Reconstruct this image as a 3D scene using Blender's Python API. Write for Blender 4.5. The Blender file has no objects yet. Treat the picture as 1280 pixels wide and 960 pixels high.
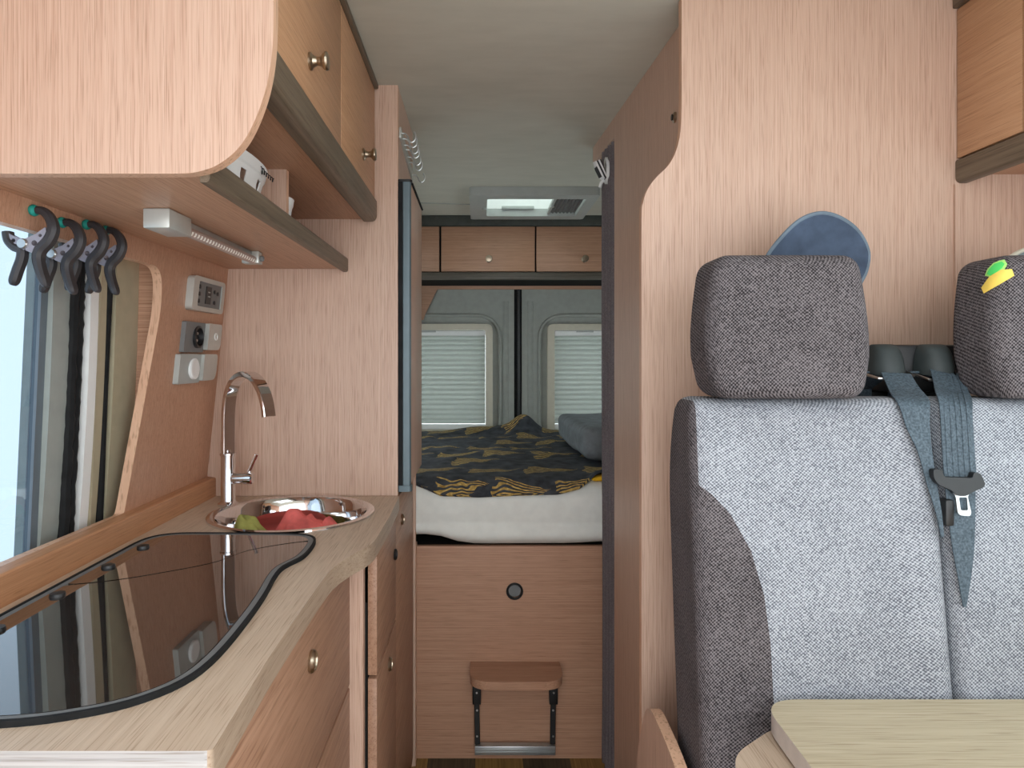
import bpy, bmesh, math, random
from mathutils import Vector, Matrix, noise
from mathutils.geometry import tessellate_polygon
from mathutils.bvhtree import BVHTree

random.seed(4)
PI = math.pi
C = bpy.context.scene.collection

# ------------------------------------------------------------------ materials
def lin(c):
    r = []
    for v in c:
        v /= 255.0
        r.append(v / 12.92 if v <= 0.04045 else ((v + 0.055) / 1.055) ** 2.4)
    return (r[0], r[1], r[2], 1.0)

class NT:
    def __init__(s, name):
        s.m = bpy.data.materials.new(name); s.m.use_nodes = True
        s.t = s.m.node_tree; s.t.nodes.clear()
        s.out = s.n('ShaderNodeOutputMaterial')
        s.tc = None
    def n(s, typ, **kw):
        nd = s.t.nodes.new(typ)
        for k, v in kw.items(): setattr(nd, k, v)
        return nd
    def l(s, a, b): s.t.links.new(a, b)
    def obj(s):
        if s.tc is None: s.tc = s.n('ShaderNodeTexCoord')
        return s.tc.outputs['Object']
    def mapping(s, scale, loc=(0, 0, 0), rot=(0, 0, 0)):
        mp = s.n('ShaderNodeMapping')
        mp.inputs['Scale'].default_value = scale
        mp.inputs['Location'].default_value = loc
        mp.inputs['Rotation'].default_value = rot
        s.l(s.obj(), mp.inputs['Vector'])
        return mp.outputs['Vector']
    def noise(s, vec, scale=1.0, detail=3.0, rough=0.5):
        n = s.n('ShaderNodeTexNoise')
        n.inputs['Scale'].default_value = scale
        n.inputs['Detail'].default_value = detail
        n.inputs['Roughness'].default_value = rough
        s.l(vec, n.inputs['Vector'])
        return n.outputs['Fac']
    def math(s, op, a, b=None, c=None):
        n = s.n('ShaderNodeMath', operation=op)
        for i, v in enumerate((a, b, c)):
            if v is None: continue
            if isinstance(v, (int, float)): n.inputs[i].default_value = v
            else: s.l(v, n.inputs[i])
        return n.outputs[0]
    def ramp(s, fac, stops, interp='LINEAR'):
        r = s.n('ShaderNodeValToRGB'); cr = r.color_ramp; cr.interpolation = interp
        while len(cr.elements) < len(stops): cr.elements.new(0.5)
        for e, (p, c) in zip(cr.elements, stops):
            e.position = p; e.color = c
        s.l(fac, r.inputs['Fac'])
        return r.outputs['Color']
    def mix(s, fac, a, b, blend='MIX'):
        m = s.n('ShaderNodeMix', data_type='RGBA', blend_type=blend)
        for sock, v in ((m.inputs['Factor'], fac), (m.inputs[6], a), (m.inputs[7], b)):
            if isinstance(v, (int, float)): sock.default_value = v
            elif isinstance(v, tuple): sock.default_value = v
            else: s.l(v, sock)
        return m.outputs[2]
    def bsdf(s, color, rough=0.5, metal=0.0, spec=0.5, coat=0.0, bump=None, bstr=0.1, bdist=0.002, sheen=0.0):
        b = s.n('ShaderNodeBsdfPrincipled')
        if isinstance(color, tuple): b.inputs['Base Color'].default_value = color
        else: s.l(color, b.inputs['Base Color'])
        if isinstance(rough, (int, float)): b.inputs['Roughness'].default_value = rough
        else: s.l(rough, b.inputs['Roughness'])
        b.inputs['Metallic'].default_value = metal
        b.inputs['Specular IOR Level'].default_value = spec
        b.inputs['Coat Weight'].default_value = coat
        b.inputs['Sheen Weight'].default_value = sheen
        if bump is not None:
            bp = s.n('ShaderNodeBump'); bp.inputs['Strength'].default_value = bstr
            bp.inputs['Distance'].default_value = bdist
            s.l(bump, bp.inputs['Height']); s.l(bp.outputs['Normal'], b.inputs['Normal'])
        s.l(b.outputs['BSDF'], s.out.inputs['Surface'])
        return b

def plain(name, col, rough=0.5, metal=0.0, spec=0.5, var=0.05, coat=0.0):
    t = NT(name)
    f = t.noise(t.mapping((1, 1, 1)), 35.0, 3.0)
    c = lin(col)
    d = tuple(max(0, v * (1 - 2 * var)) for v in c[:3]) + (1,)
    e = tuple(min(1, v * (1 + 2 * var)) for v in c[:3]) + (1,)
    t.bsdf(t.ramp(f, [(0.3, d), (0.7, e)]), rough, metal, spec, coat)
    return t.m

def wood(name, axis, a, b, rough=0.42, fine=300, along=1.6, contrast=0.24, broad=7.0, spec=0.4):
    """pear-wood decor: fine dark pores running along one axis over a slow colour drift"""
    t = NT(name)
    sc = [fine, fine, fine]; sc['XYZ'.index(axis)] = along
    f1 = t.noise(t.mapping(tuple(sc)), 1.0, 4.0, 0.6)
    sc2 = [broad, broad, broad]; sc2['XYZ'.index(axis)] = 0.5
    f2 = t.noise(t.mapping(tuple(sc2), (3.1, 1.7, 5.2)), 1.0, 2.0, 0.5)
    sc3 = [fine * 3.5] * 3; sc3['XYZ'.index(axis)] = 14.0
    f3 = t.noise(t.mapping(tuple(sc3), (1.3, 4.7, 2.2)), 1.0, 2.0, 0.5)
    A, B = lin(a), lin(b)
    col = t.ramp(f1, [(0.5 - contrast, B), (0.5 + contrast, A)])
    col = t.mix(t.math('MULTIPLY', f2, 0.4), col, tuple(x * 0.86 for x in B[:3]) + (1,))
    dk = t.ramp(f3, [(0.32, (0.70, 0.65, 0.60, 1)), (0.46, (1, 1, 1, 1))])
    col = t.mix(1.0, col, dk, 'MULTIPLY')
    t.bsdf(col, rough, 0.0, spec, 0.0, f1, 0.08, 0.001)
    return t.m

def weave(name, a, b, pitch=0.0056, mask=None):
    """coarse woven upholstery; mask = (list of (z, x)), side, dark colours) for the darker shaped inset"""
    t = NT(name)
    sep = t.n('ShaderNodeSeparateXYZ'); t.l(t.obj(), sep.inputs[0])
    k = 2 * PI / pitch
    xc = t.math('MULTIPLY_ADD', t.math('GREATER_THAN', sep.outputs[0], 0.374), 0.403, 0.16)
    u = t.math('ADD', t.math('ABSOLUTE', t.math('SUBTRACT', sep.outputs[0], xc)), sep.outputs[1])
    su = t.math('SINE', t.math('MULTIPLY', u, k))
    sv = t.math('SINE', t.math('MULTIPLY', t.math('MULTIPLY_ADD', sep.outputs[1], 0.6, sep.outputs[2]), k * 1.06))
    w = t.math('MULTIPLY_ADD', t.math('MULTIPLY', su, sv), 0.42, 0.5)
    nz = t.noise(t.mapping((1, 1, 1)), 260.0, 2.0, 0.7)
    big = t.noise(t.mapping((1, 1, 1)), 14.0, 2.0)
    f = t.math('ADD', w, t.math('MULTIPLY', t.math('SUBTRACT', nz, 0.5), 1.3))
    f = t.math('ADD', f, t.math('MULTIPLY', t.math('SUBTRACT', big, 0.5), 0.25))
    col = t.ramp(f, [(0.22, lin(b)), (0.78, lin(a))])
    if mask:
        pts, side, da, db = mask
        z0, z1 = pts[0][0], pts[-1][0]
        zn = t.math('DIVIDE', t.math('SUBTRACT', sep.outputs[2], z0), z1 - z0)
        xb = t.ramp(zn, [((z - z0) / (z1 - z0), (x, x, x, 1)) for z, x in pts])
        xx = sep.outputs[0] if side > 0 else t.math('SUBTRACT', 0.752, sep.outputs[0])
        m = t.math('LESS_THAN', xx, xb)
        col = t.mix(m, col, t.ramp(f, [(0.22, lin(db)), (0.78, lin(da))]))
    t.bsdf(col, 0.92, 0.0, 0.15, 0.0, f, 0.35, 0.0012, 0.0)
    return t.m

def glass(name, tint, gloss=0.08, rough=0.0):
    t = NT(name)
    tr = t.n('ShaderNodeBsdfTransparent'); tr.inputs['Color'].default_value = tint
    gl = t.n('ShaderNodeBsdfGlossy'); gl.inputs['Roughness'].default_value = rough
    lw = t.n('ShaderNodeLayerWeight'); lw.inputs['Blend'].default_value = 0.5
    fr = t.n('ShaderNodeMath', operation='MULTIPLY_ADD'); fr.inputs[1].default_value = 0.6; fr.inputs[2].default_value = 0.04
    t.l(t.math('POWER', lw.outputs['Facing'], 5.0), fr.inputs[0])
    mx = t.n('ShaderNodeMixShader')
    t.l(fr.outputs[0], mx.inputs[0]); t.l(tr.outputs[0], mx.inputs[1]); t.l(gl.outputs[0], mx.inputs[2])
    t.l(mx.outputs[0], t.out.inputs['Surface'])
    return t.m

def translucent(name, col, amt=0.5, rough=0.6):
    t = NT(name)
    f = t.noise(t.mapping((1, 1, 1)), 60.0, 2.0)
    c = lin(col)
    cc = t.ramp(f, [(0.3, tuple(v * 0.96 for v in c[:3]) + (1,)), (0.7, c)])
    d = t.n('ShaderNodeBsdfDiffuse'); tl = t.n('ShaderNodeBsdfTranslucent')
    t.l(cc, d.inputs['Color']); t.l(cc, tl.inputs['Color'])
    mx = t.n('ShaderNodeMixShader'); mx.inputs[0].default_value = amt
    t.l(d.outputs[0], mx.inputs[1]); t.l(tl.outputs[0], mx.inputs[2])
    t.l(mx.outputs[0], t.out.inputs['Surface'])
    return t.m

WA, WB = (215, 187, 168), (190, 155, 134)
M = {}
M['wood_z'] = wood('wood_upright_grain', 'Z', WA, WB)
M['wood_y'] = wood('wood_lengthwise_grain', 'Y', (206, 164, 134), (180, 134, 104))
M['wood_x'] = wood('wood_crosswise_grain', 'X', (200, 160, 132), (168, 124, 98), contrast=0.2)
M['wood_wall'] = wood('wood_wall_lining', 'Z', (204, 160, 132), (178, 132, 104))
M['wood_door'] = wood('wood_locker_door', 'Y', (204, 162, 126), (182, 138, 102))
M['wood_low'] = wood('wood_base_door', 'Y', (184, 146, 120), (154, 116, 92), fine=110, contrast=0.2)
M['wood_edge'] = wood('wood_edge_band', 'Z', (228, 188, 158), (214, 170, 140), fine=60)
M['wood_dark'] = wood('dark_walnut_trim', 'Y', (124, 110, 92), (88, 75, 60), fine=120, contrast=0.2)
M['wood_darkx'] = wood('dark_walnut_trim_crosswise', 'X', (112, 106, 96), (80, 74, 66), fine=120, contrast=0.2)
M['wood_shelf'] = wood('wood_ledge', 'Y', (198, 148, 110), (172, 122, 86))
M['lam'] = wood('pale_worktop_laminate', 'Y', (214, 194, 172), (190, 167, 144), fine=190, along=3, contrast=0.25, broad=14, rough=0.45)
M['lam_side'] = wood('pale_worktop_edge', 'Y', (190, 170, 148), (164, 143, 122), fine=160)
M['lam_end'] = wood('white_striped_laminate', 'X', (196, 193, 190), (150, 148, 146), fine=230, along=2, contrast=0.2)
M['table'] = wood('pale_table_laminate', 'X', (205, 192, 164), (178, 163, 134), fine=190, along=3, contrast=0.25, broad=14, rough=0.45)
M['table_edge'] = plain('pale_grey_edge_band', (206, 198, 190), 0.5)
M['ceil'] = (lambda t: (t.bsdf(t.ramp(t.noise(t.mapping((8, 22, 8)), 1.0, 5.0), [(0.3, lin((190, 187, 174))), (0.7, lin((198, 195, 182)))]), 0.95, 0, 0.1), t.m)[1])(NT('grey_felt_headlining'))
M['felt'] = plain('grey_felt', (160, 163, 156), 0.95, 0, 0.1, 0.025)
M['felt_dark'] = plain('dark_grey_felt', (78, 80, 76), 0.95, 0, 0.1, 0.06)
M['white'] = plain('white_plastic', (232, 234, 232), 0.4, 0, 0.5, 0.01)
M['offwhite'] = plain('cream_plastic', (196, 190, 172), 0.45, 0, 0.5, 0.02)
M['grey_pl'] = plain('light_grey_plastic', (168, 172, 168), 0.45, 0, 0.5, 0.02)
M['mid_grey'] = plain('mid_grey_plastic', (112, 114, 114), 0.5, 0, 0.4, 0.03)
M['silver'] = plain('silver_plastic', (190, 192, 186), 0.32, 0.35, 0.5, 0.02)
M['black'] = plain('black_plastic', (30, 31, 32), 0.42, 0, 0.5, 0.1)
M['blackm'] = plain('black_rubber', (24, 25, 26), 0.8, 0, 0.3, 0.2)
M['guide'] = plain('matt_dark_grey_plastic', (54, 60, 60), 0.6, 0, 0.35, 0.06)
M['clamp'] = plain('black_clamp_plastic', (48, 47, 50), 0.45, 0, 0.5, 0.1)
M['clamp_pale'] = plain('grey_clamp_plastic', (140, 138, 148), 0.4, 0.1, 0.5, 0.05)
M['teal'] = plain('teal_rubber', (22, 140, 128), 0.6, 0, 0.4, 0.05)
M['steel'] = plain('brushed_steel', (200, 200, 198), 0.28, 1.0, 0.5, 0.03)
M['chrome'] = plain('polished_chrome', (226, 226, 228), 0.06, 1.0, 0.5, 0.0)
M['nickel'] = plain('satin_nickel', (178, 164, 144), 0.28, 1.0, 0.5, 0.04)
M['alu'] = plain('anodised_aluminium', (186, 190, 190), 0.35, 0.8, 0.5, 0.03)
M['fridge'] = plain('grey_fridge_profile', (92, 108, 114), 0.4, 0.2, 0.5, 0.03)
M['hobglass'] = plain('dark_hob_glass', (44, 38, 34), 0.02, 0, 1.0, 0.02, 0.9)
M['beige_metal'] = plain('beige_painted_metal', (176, 168, 142), 0.3, 0, 0.5, 0.03)
M['grey_metal'] = plain('grey_painted_metal', (150, 157, 152), 0.35, 0, 0.5, 0.03)
M['blue_frame'] = plain('blue_grey_window_frame', (96, 106, 114), 0.4, 0, 0.5, 0.03)
M['dark_in'] = plain('dark_interior', (26, 25, 24), 0.9, 0, 0.2, 0.05)
M['sheet'] = plain('white_cotton_sheet', (226, 228, 222), 0.9, 0, 0.2, 0.02)
M['yellow'] = plain('yellow_cotton', (226, 176, 40), 0.9, 0, 0.2, 0.04)
M['cushion'] = plain('grey_velour', (118, 124, 128), 0.95, 0, 0.2, 0.08)
M['red'] = plain('red_cloth', (222, 112, 106), 0.95, 0, 0.1, 0.12)
M['green'] = plain('olive_green_cloth', (150, 150, 84), 0.95, 0, 0.1, 0.14)
M['navy'] = plain('navy_blue_cotton', (66, 78, 96), 0.85, 0, 0.2, 0.12)
M['navy_pipe'] = plain('blue_grey_piping', (104, 118, 130), 0.8, 0, 0.2, 0.08)
M['grey_cap'] = plain('grey_cotton', (120, 128, 128), 0.85, 0, 0.2, 0.08)
M['st_green'] = plain('green_paper', (84, 210, 104), 0.6, 0, 0.3, 0.03)
M['st_lime'] = plain('lime_paper', (168, 222, 120), 0.6, 0, 0.3, 0.03)
M['st_yel'] = plain('yellow_orange_paper', (236, 204, 96), 0.6, 0, 0.3, 0.06)
M['seatbelt'] = (lambda t: (t.bsdf(t.ramp(t.noise(t.mapping((300, 300, 300)), 1, 2), [(0.3, lin((52, 64, 72))), (0.7, lin((88, 102, 112)))]), 0.7, 0, 0.35), t.m)[1])(NT('grey_belt_webbing'))
M['curtain'] = weave('dark_grey_curtain_weave', (132, 124, 126), (84, 78, 80), 0.0036)
M['pane_tint'] = glass('tinted_side_window', (0.46, 0.52, 0.57, 1))
M['pane'] = glass('clear_acrylic', (0.86, 0.9, 0.9, 1))
M['blind'] = translucent('pleated_blind_fabric', (186, 190, 184), 0.2)
M['dome'] = translucent('milky_roof_dome', (238, 244, 240), 0.75)
M['floor'] = None

def floor_mat():
    t = NT('checked_parquet_vinyl')
    ck = t.n('ShaderNodeTexChecker'); ck.inputs['Scale'].default_value = 1.0
    t.l(t.mapping((6.8, 1.2, 0.001), (0.1, 0, 0.3)), ck.inputs['Vector'])
    f = t.noise(t.mapping((160, 6, 1)), 1, 4)
    a = t.ramp(f, [(0.3, lin((120, 92, 48))), (0.7, lin((164, 130, 76)))])
    b = t.ramp(f, [(0.3, lin((52, 46, 32))), (0.7, lin((88, 76, 54)))])
    t.bsdf(t.mix(ck.outputs['Fac'], a, b), 0.5)
    return t.m
M['floor'] = floor_mat()

def quilt_mat():
    t = NT('black_quilt_gold_fans')
    sep = t.n('ShaderNodeSeparateXYZ')
    wob = t.n('ShaderNodeTexNoise'); wob.inputs['Scale'].default_value = 9.0
    t.l(t.obj(), wob.inputs['Vector'])
    add = t.n('ShaderNodeMix', data_type='VECTOR'); add.inputs['Factor'].default_value = 0.09
    t.l(t.obj(), add.inputs[4]); t.l(wob.outputs['Color'], add.inputs[5])
    t.l(add.outputs[1], sep.inputs[0])
    cell = 0.17
    u = t.math('DIVIDE', sep.outputs[0], cell); v = t.math('DIVIDE', sep.outputs[1], cell)
    row = t.math('FLOOR', v)
    u = t.math('ADD', u, t.math('MULTIPLY', row, 0.37))
    col = t.math('FLOOR', u)
    fu = t.math('FRACT', u); fv = t.math('FRACT', v)
    wedge = t.math('LESS_THAN', t.math('ABSOLUTE', t.math('SUBTRACT', fv, t.math('MULTIPLY_ADD', fu, 0.25, 0.35))), t.math('MULTIPLY_ADD', fu, -0.40, 0.36))
    rays = t.math('DIVIDE', t.math('SUBTRACT', fv, 0.5), t.math('SUBTRACT', 1.25, fu))
    stripe = t.math('GREATER_THAN', t.math('SINE', t.math('MULTIPLY', rays, 95.0)), 0.12)
    wn = t.n('ShaderNodeTexWhiteNoise', noise_dimensions='2D')
    cmb = t.n('ShaderNodeCombineXYZ'); t.l(col, cmb.inputs[0]); t.l(row, cmb.inputs[1]); t.l(cmb.outputs[0], wn.inputs['Vector'])
    on = t.math('GREATER_THAN', wn.outputs['Value'], 0.32)
    m = t.math('MULTIPLY', t.math('MULTIPLY', wedge, stripe), on)
    base = t.ramp(t.noise(t.mapping((1, 1, 1)), 26, 3), [(0.3, lin((40, 42, 46))), (0.7, lin((74, 78, 84)))])
    gold = t.ramp(t.noise(t.mapping((1, 1, 1)), 90, 2), [(0.3, lin((150, 118, 56))), (0.7, lin((214, 184, 112)))])
    t.bsdf(t.mix(m, base, gold), 0.8, 0, 0.3)
    return t.m
M['quilt'] = quilt_mat()

def led_mat():
    t = NT('clear_led_strip')
    sep = t.n('ShaderNodeSeparateXYZ'); t.l(t.obj(), sep.inputs[0])
    s = t.math('SINE', t.math('MULTIPLY', sep.outputs[1], 2 * PI / 0.0125))
    zz = t.math('MULTIPLY', t.math('LESS_THAN', sep.outputs[2], 0.0085), t.math('GREATER_THAN', sep.outputs[2], 0.0025))
    col = t.ramp(t.math('MULTIPLY', t.math('MULTIPLY_ADD', s, 0.5, 0.5), zz), [(0.45, lin((168, 148, 138))), (0.6, lin((252, 250, 242)))])
    t.bsdf(col, 0.3)
    return t.m
M['led'] = led_mat()

def stripe_mat():
    t = NT('black_white_striped_band')
    sep = t.n('ShaderNodeSeparateXYZ'); t.l(t.obj(), sep.inputs[0])
    w = t.math('ADD', t.math('MULTIPLY', sep.outputs[0], 1.0), t.math('MULTIPLY', sep.outputs[2], 0.55))
    s = t.math('SINE', t.math('MULTIPLY', w, 2 * PI / 0.0115))
    t.bsdf(t.ramp(t.math('MULTIPLY_ADD', s, 0.5, 0.5), [(0.45, lin((30, 30, 34))), (0.55, lin((236, 236, 236)))]), 0.7)
    return t.m
M['stripe'] = stripe_mat()

# ------------------------------------------------------------------ mesh helpers
def B(): return bmesh.new()

def merge(bm, t):
    me = bpy.data.meshes.new('tmp'); t.to_mesh(me); t.free()
    bm.from_mesh(me); bpy.data.meshes.remove(me)
    return bm

def box(bm, lo, hi, bev=0.0, seg=2, mi=0):
    t = B()
    vs = [t.verts.new((x, y, z)) for x in (lo[0], hi[0]) for y in (lo[1], hi[1]) for z in (lo[2], hi[2])]
    for q in ((0, 1, 3, 2), (4, 6, 7, 5), (0, 4, 5, 1), (2, 3, 7, 6), (0, 2, 6, 4), (1, 5, 7, 3)):
        t.faces.new([vs[i] for i in q])
    if bev > 0:
        bmesh.ops.bevel(t, geom=list(t.edges), offset=bev, segments=seg, profile=0.5, affect='EDGES')
    for f in t.faces: f.material_index = mi
    bmesh.ops.recalc_face_normals(t, faces=list(t.faces))
    return merge(bm, t)

def plate(bm, outer, holes, f, t0, t1, side_mi=0, hole_mi=None, bev=0.0):
    """flat board with holes; f(u, v, t) -> point"""
    t = B()
    loops = [list(outer)] + [list(h) for h in holes]
    tris = tessellate_polygon([[Vector((u, v, 0)) for u, v in lp] for lp in loops])
    flat = [p for lp in loops for p in lp]
    a = [t.verts.new(f(u, v, t0)) for u, v in flat]
    b = [t.verts.new(f(u, v, t1)) for u, v in flat]
    for tr in tris:
        try: t.faces.new([a[i] for i in tr]); t.faces.new([b[i] for i in reversed(tr)])
        except ValueError: pass
    k = 0
    for li, lp in enumerate(loops):
        n = len(lp)
        for i in range(n):
            j = (i + 1) % n
            fc = t.faces.new((a[k + i], a[k + j], b[k + j], b[k + i]))
            fc.material_index = side_mi if li == 0 else (hole_mi if hole_mi is not None else side_mi)
        k += n
    if not holes:
        bmesh.ops.dissolve_limit(t, angle_limit=0.002, verts=list(t.verts), edges=list(t.edges), delimit={'MATERIAL'}) if False else None
    bmesh.ops.recalc_face_normals(t, faces=list(t.faces))
    return merge(bm, t)

def XZ(u, v, t): return (u, t, v)
def YZ(u, v, t): return (t, u, v)
def XY(u, v, t): return (u, v, t)

def fillet(pts, r, seg=6):
    out = []; n = len(pts)
    for i in range(n):
        p = Vector(pts[i]); a = Vector(pts[i - 1]); b = Vector(pts[(i + 1) % n])
        rr = r[i] if isinstance(r, (list, tuple)) else r
        if rr <= 0: out.append(tuple(p)); continue
        da = (a - p); db = (b - p)
        rr2 = min(rr, da.length * 0.49, db.length * 0.49)
        s = p + da.normalized() * rr2; e = p + db.normalized() * rr2
        for k in range(seg + 1):
            q = k / seg
            out.append(tuple(s * (1 - q) ** 2 + p * 2 * q * (1 - q) + e * q * q))
    return out

def rect(a, b, c, d): return [(a, c), (b, c), (b, d), (a, d)]
def circle(cx, cy, r, n=40): return [(cx + r * math.cos(2 * PI * i / n), cy + r * math.sin(2 * PI * i / n)) for i in range(n)]

def spline(pts, n=8, closed=False):
    """Catmull-Rom through points of any dimension"""
    P = [Vector(p) for p in pts]; out = []
    m = len(P)
    for i in range(m if closed else m - 1):
        p0 = P[(i - 1) % m] if (closed or i > 0) else P[i]
        p1 = P[i]; p2 = P[(i + 1) % m]
        p3 = P[(i + 2) % m] if (closed or i + 2 < m) else p2
        for k in range(n):
            q = k / n
            out.append(0.5 * ((2 * p1) + (p2 - p0) * q + (2 * p0 - 5 * p1 + 4 * p2 - p3) * q * q + (3 * p1 - p0 - 3 * p2 + p3) * q ** 3))
    if not closed: out.append(P[-1])
    return [tuple(v) for v in out]

def offset_poly(pts, d):
    """move a closed polygon inwards (d>0) for counter-clockwise order"""
    area = sum(pts[i - 1][0] * pts[i][1] - pts[i][0] * pts[i - 1][1] for i in range(len(pts)))
    s = 1 if area > 0 else -1
    out = []; n = len(pts)
    for i in range(n):
        p = Vector(pts[i]); a = Vector(pts[i - 1]); b = Vector(pts[(i + 1) % n])
        e1 = (p - a).normalized(); e2 = (b - p).normalized()
        n1 = Vector((-e1.y, e1.x)) * s; n2 = Vector((-e2.y, e2.x)) * s
        nn = (n1 + n2)
        if nn.length < 1e-6: nn = n1
        nn.normalize()
        k = d / max(0.5, nn.dot(n1))
        out.append(tuple(p + nn * k))
    return out

def tube(bm, path, r, seg=10, closed=False, caps=True, mi=0):
    t = B(); P = [Vector(p) for p in path]; n = len(P); rings = []
    up = None
    for i in range(n):
        a = P[i - 1] if (i > 0 or closed) else P[i]
        b = P[(i + 1) % n] if (i < n - 1 or closed) else P[i]
        d = (b - a).normalized()
        if up is None:
            up = d.orthogonal().normalized()
        up = (up - d * up.dot(d)).normalized()
        s = d.cross(up)
        rr = r[i] if isinstance(r, (list, tuple)) else r
        rings.append([t.verts.new(P[i] + (up * math.cos(2 * PI * k / seg) + s * math.sin(2 * PI * k / seg)) * rr) for k in range(seg)])
    for i in range(n if closed else n - 1):
        A = rings[i]; Bq = rings[(i + 1) % n]
        for k in range(seg):
            t.faces.new((A[k], A[(k + 1) % seg], Bq[(k + 1) % seg], Bq[k]))
    if caps and not closed:
        t.faces.new(rings[0]); t.faces.new(rings[-1])
    for f in t.faces: f.material_index = mi
    bmesh.ops.recalc_face_normals(t, faces=list(t.faces))
    return merge(bm, t)

def sweep(bm, path, wdirs, half_w, half_t, mi=0, corner=0.35):
    """rectangular (softly cornered) section swept along a path; wdirs = width direction(s)"""
    t = B(); P = [Vector(p) for p in path]; n = len(P); rings = []
    for i in range(n):
        d = (P[min(i + 1, n - 1)] - P[max(i - 1, 0)]).normalized()
        w = Vector(wdirs[i]) if isinstance(wdirs, list) else Vector(wdirs)
        w = (w - d * w.dot(d)).normalized(); h = d.cross(w)
        hw = half_w[i] if isinstance(half_w, (list, tuple)) else half_w
        ht = half_t[i] if isinstance(half_t, (list, tuple)) else half_t
        c = min(hw, ht) * corner
        sec = [(hw - c, ht), (hw, ht - c), (hw, -ht + c), (hw - c, -ht), (-hw + c, -ht), (-hw, -ht + c), (-hw, ht - c), (-hw + c, ht)]
        rings.append([t.verts.new(P[i] + w * a + h * b) for a, b in sec])
    m = 8
    for i in range(n - 1):
        for k in range(m):
            t.faces.new((rings[i][k], rings[i][(k + 1) % m], rings[i + 1][(k + 1) % m], rings[i + 1][k]))
    t.faces.new(rings[0]); t.faces.new(rings[-1])
    for f in t.faces: f.material_index = mi
    bmesh.ops.recalc_face_normals(t, faces=list(t.faces))
    return merge(bm, t)

def lathe(bm, prof, origin=(0, 0, 0), axis='Z', seg=32, close=False, mi=0):
    t = B(); rings = []
    o = Vector(origin)
    for r, h in prof:
        ring = []
        for k in range(seg):
            a = 2 * PI * k / seg; c, s = r * math.cos(a), r * math.sin(a)
            v = {'Z': (c, s, h), 'X': (h, c, s), 'Y': (c, h, s)}[axis]
            ring.append(t.verts.new(o + Vector(v)))
        rings.append(ring)
    for i in range(len(rings) - 1 + (1 if close else 0)):
        A, Bq = rings[i], rings[(i + 1) % len(rings)]
        for k in range(seg):
            t.faces.new((A[k], A[(k + 1) % seg], Bq[(k + 1) % seg], Bq[k]))
    if not close:
        t.faces.new(rings[0]); t.faces.new(rings[-1])
    bmesh.ops.remove_doubles(t, verts=list(t.verts), dist=1e-6)
    for f in t.faces: f.material_index = mi
    bmesh.ops.recalc_face_normals(t, faces=list(t.faces))
    return merge(bm, t)

def rbox(bm, lo, hi, r, n=14, deform=None, mi=0):
    """softly rounded block on a dense grid"""
    t = B()
    lo = Vector(lo); hi = Vector(hi); c = (lo + hi) / 2; h = (hi - lo) / 2
    key = {}
    def vert(p):
        k = tuple(round(x, 5) for x in p)
        if k not in key:
            q = Vector((p[0] * h.x, p[1] * h.y, p[2] * h.z))
            inn = Vector([max(-(h[i] - r), min(h[i] - r, q[i])) for i in range(3)])
            d = q - inn
            if d.length > 1e-9: q = inn + d.normalized() * min(r, max(d.length, r) if d.length > 0 else 0)
            q = c + q
            if deform: q = Vector(deform(q))
            key[k] = t.verts.new(q)
        return key[k]
    # parameter spacing concentrated at the rounded rims
    def par(i, hh):
        u = -1 + 2 * i / n
        return math.copysign(1 - (1 - abs(u)) ** 1.5, u)
    for ax in range(3):
        for s in (-1, 1):
            for i in range(n):
                for j in range(n):
                    q = []
                    for (a, b) in ((i, j), (i + 1, j), (i + 1, j + 1), (i, j + 1)):
                        p = [0, 0, 0]; p[ax] = s
                        p[(ax + 1) % 3] = par(a, 0); p[(ax + 2) % 3] = par(b, 0)
                        q.append(vert(p))
                    if len(set(q)) == 4:
                        try: t.faces.new(q)
                        except ValueError: pass
    for f in t.faces: f.material_index = mi
    bmesh.ops.recalc_face_normals(t, faces=list(t.faces))
    return merge(bm, t)

def sheet(bm, nu, nv, f, thick=0.0, mi=0):
    t = B()
    g = [[t.verts.new(f(i / nu, j / nv)) for j in range(nv + 1)] for i in range(nu + 1)]
    for i in range(nu):
        for j in range(nv):
            t.faces.new((g[i][j], g[i + 1][j], g[i + 1][j + 1], g[i][j + 1]))
    bmesh.ops.recalc_face_normals(t, faces=list(t.faces))
    if thick:
        bmesh.ops.solidify(t, geom=list(t.faces), thickness=thick)
        bmesh.ops.recalc_face_normals(t, faces=list(t.faces))
    for fc in t.faces: fc.material_index = mi
    return merge(bm, t)

# ------------------------------------------------------------------ objects
def world_off(p):
    v = Vector((0, 0, 0))
    while p is not None:
        v += p.location; p = p.parent
    return v

def obj(name, bm, mats, parent=None, smooth=30, label=None, origin=None):
    """one mesh object; vertices are given in world space, stored relative to the parent (or its own base)"""
    if not isinstance(mats, (list, tuple)): mats = [mats]
    me = bpy.data.meshes.new(name)
    if parent is not None: off = world_off(parent)
    elif origin is not None: off = Vector(origin)
    else: off = Vector((0, 0, 0))
    bmesh.ops.translate(bm, verts=list(bm.verts), vec=-off)
    bm.to_mesh(me); bm.free()
    for m in mats: me.materials.append(M[m] if isinstance(m, str) else m)
    if smooth:
        for p in me.polygons: p.use_smooth = True
        me.set_sharp_from_angle(angle=math.radians(smooth))
    o = bpy.data.objects.new(name, me); C.objects.link(o)
    if parent is not None: o.parent = parent
    else: o.location = off
    if label: o['label'] = label
    return o

def tag(o, label, cat, group=None):
    o['label'] = label; o['category'] = cat
    if group: o['group'] = group
    return o

def thing(name, label, cat, loc=(0, 0, 0), group=None):
    o = bpy.data.objects.new(name, None); C.objects.link(o)
    o.empty_display_size = 0.05; o.location = loc
    return tag(o, label, cat, group)

def struct(name, bm, mats, smooth=30):
    o = obj(name, bm, mats, None, smooth); o['kind'] = 'structure'
    return o

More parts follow.
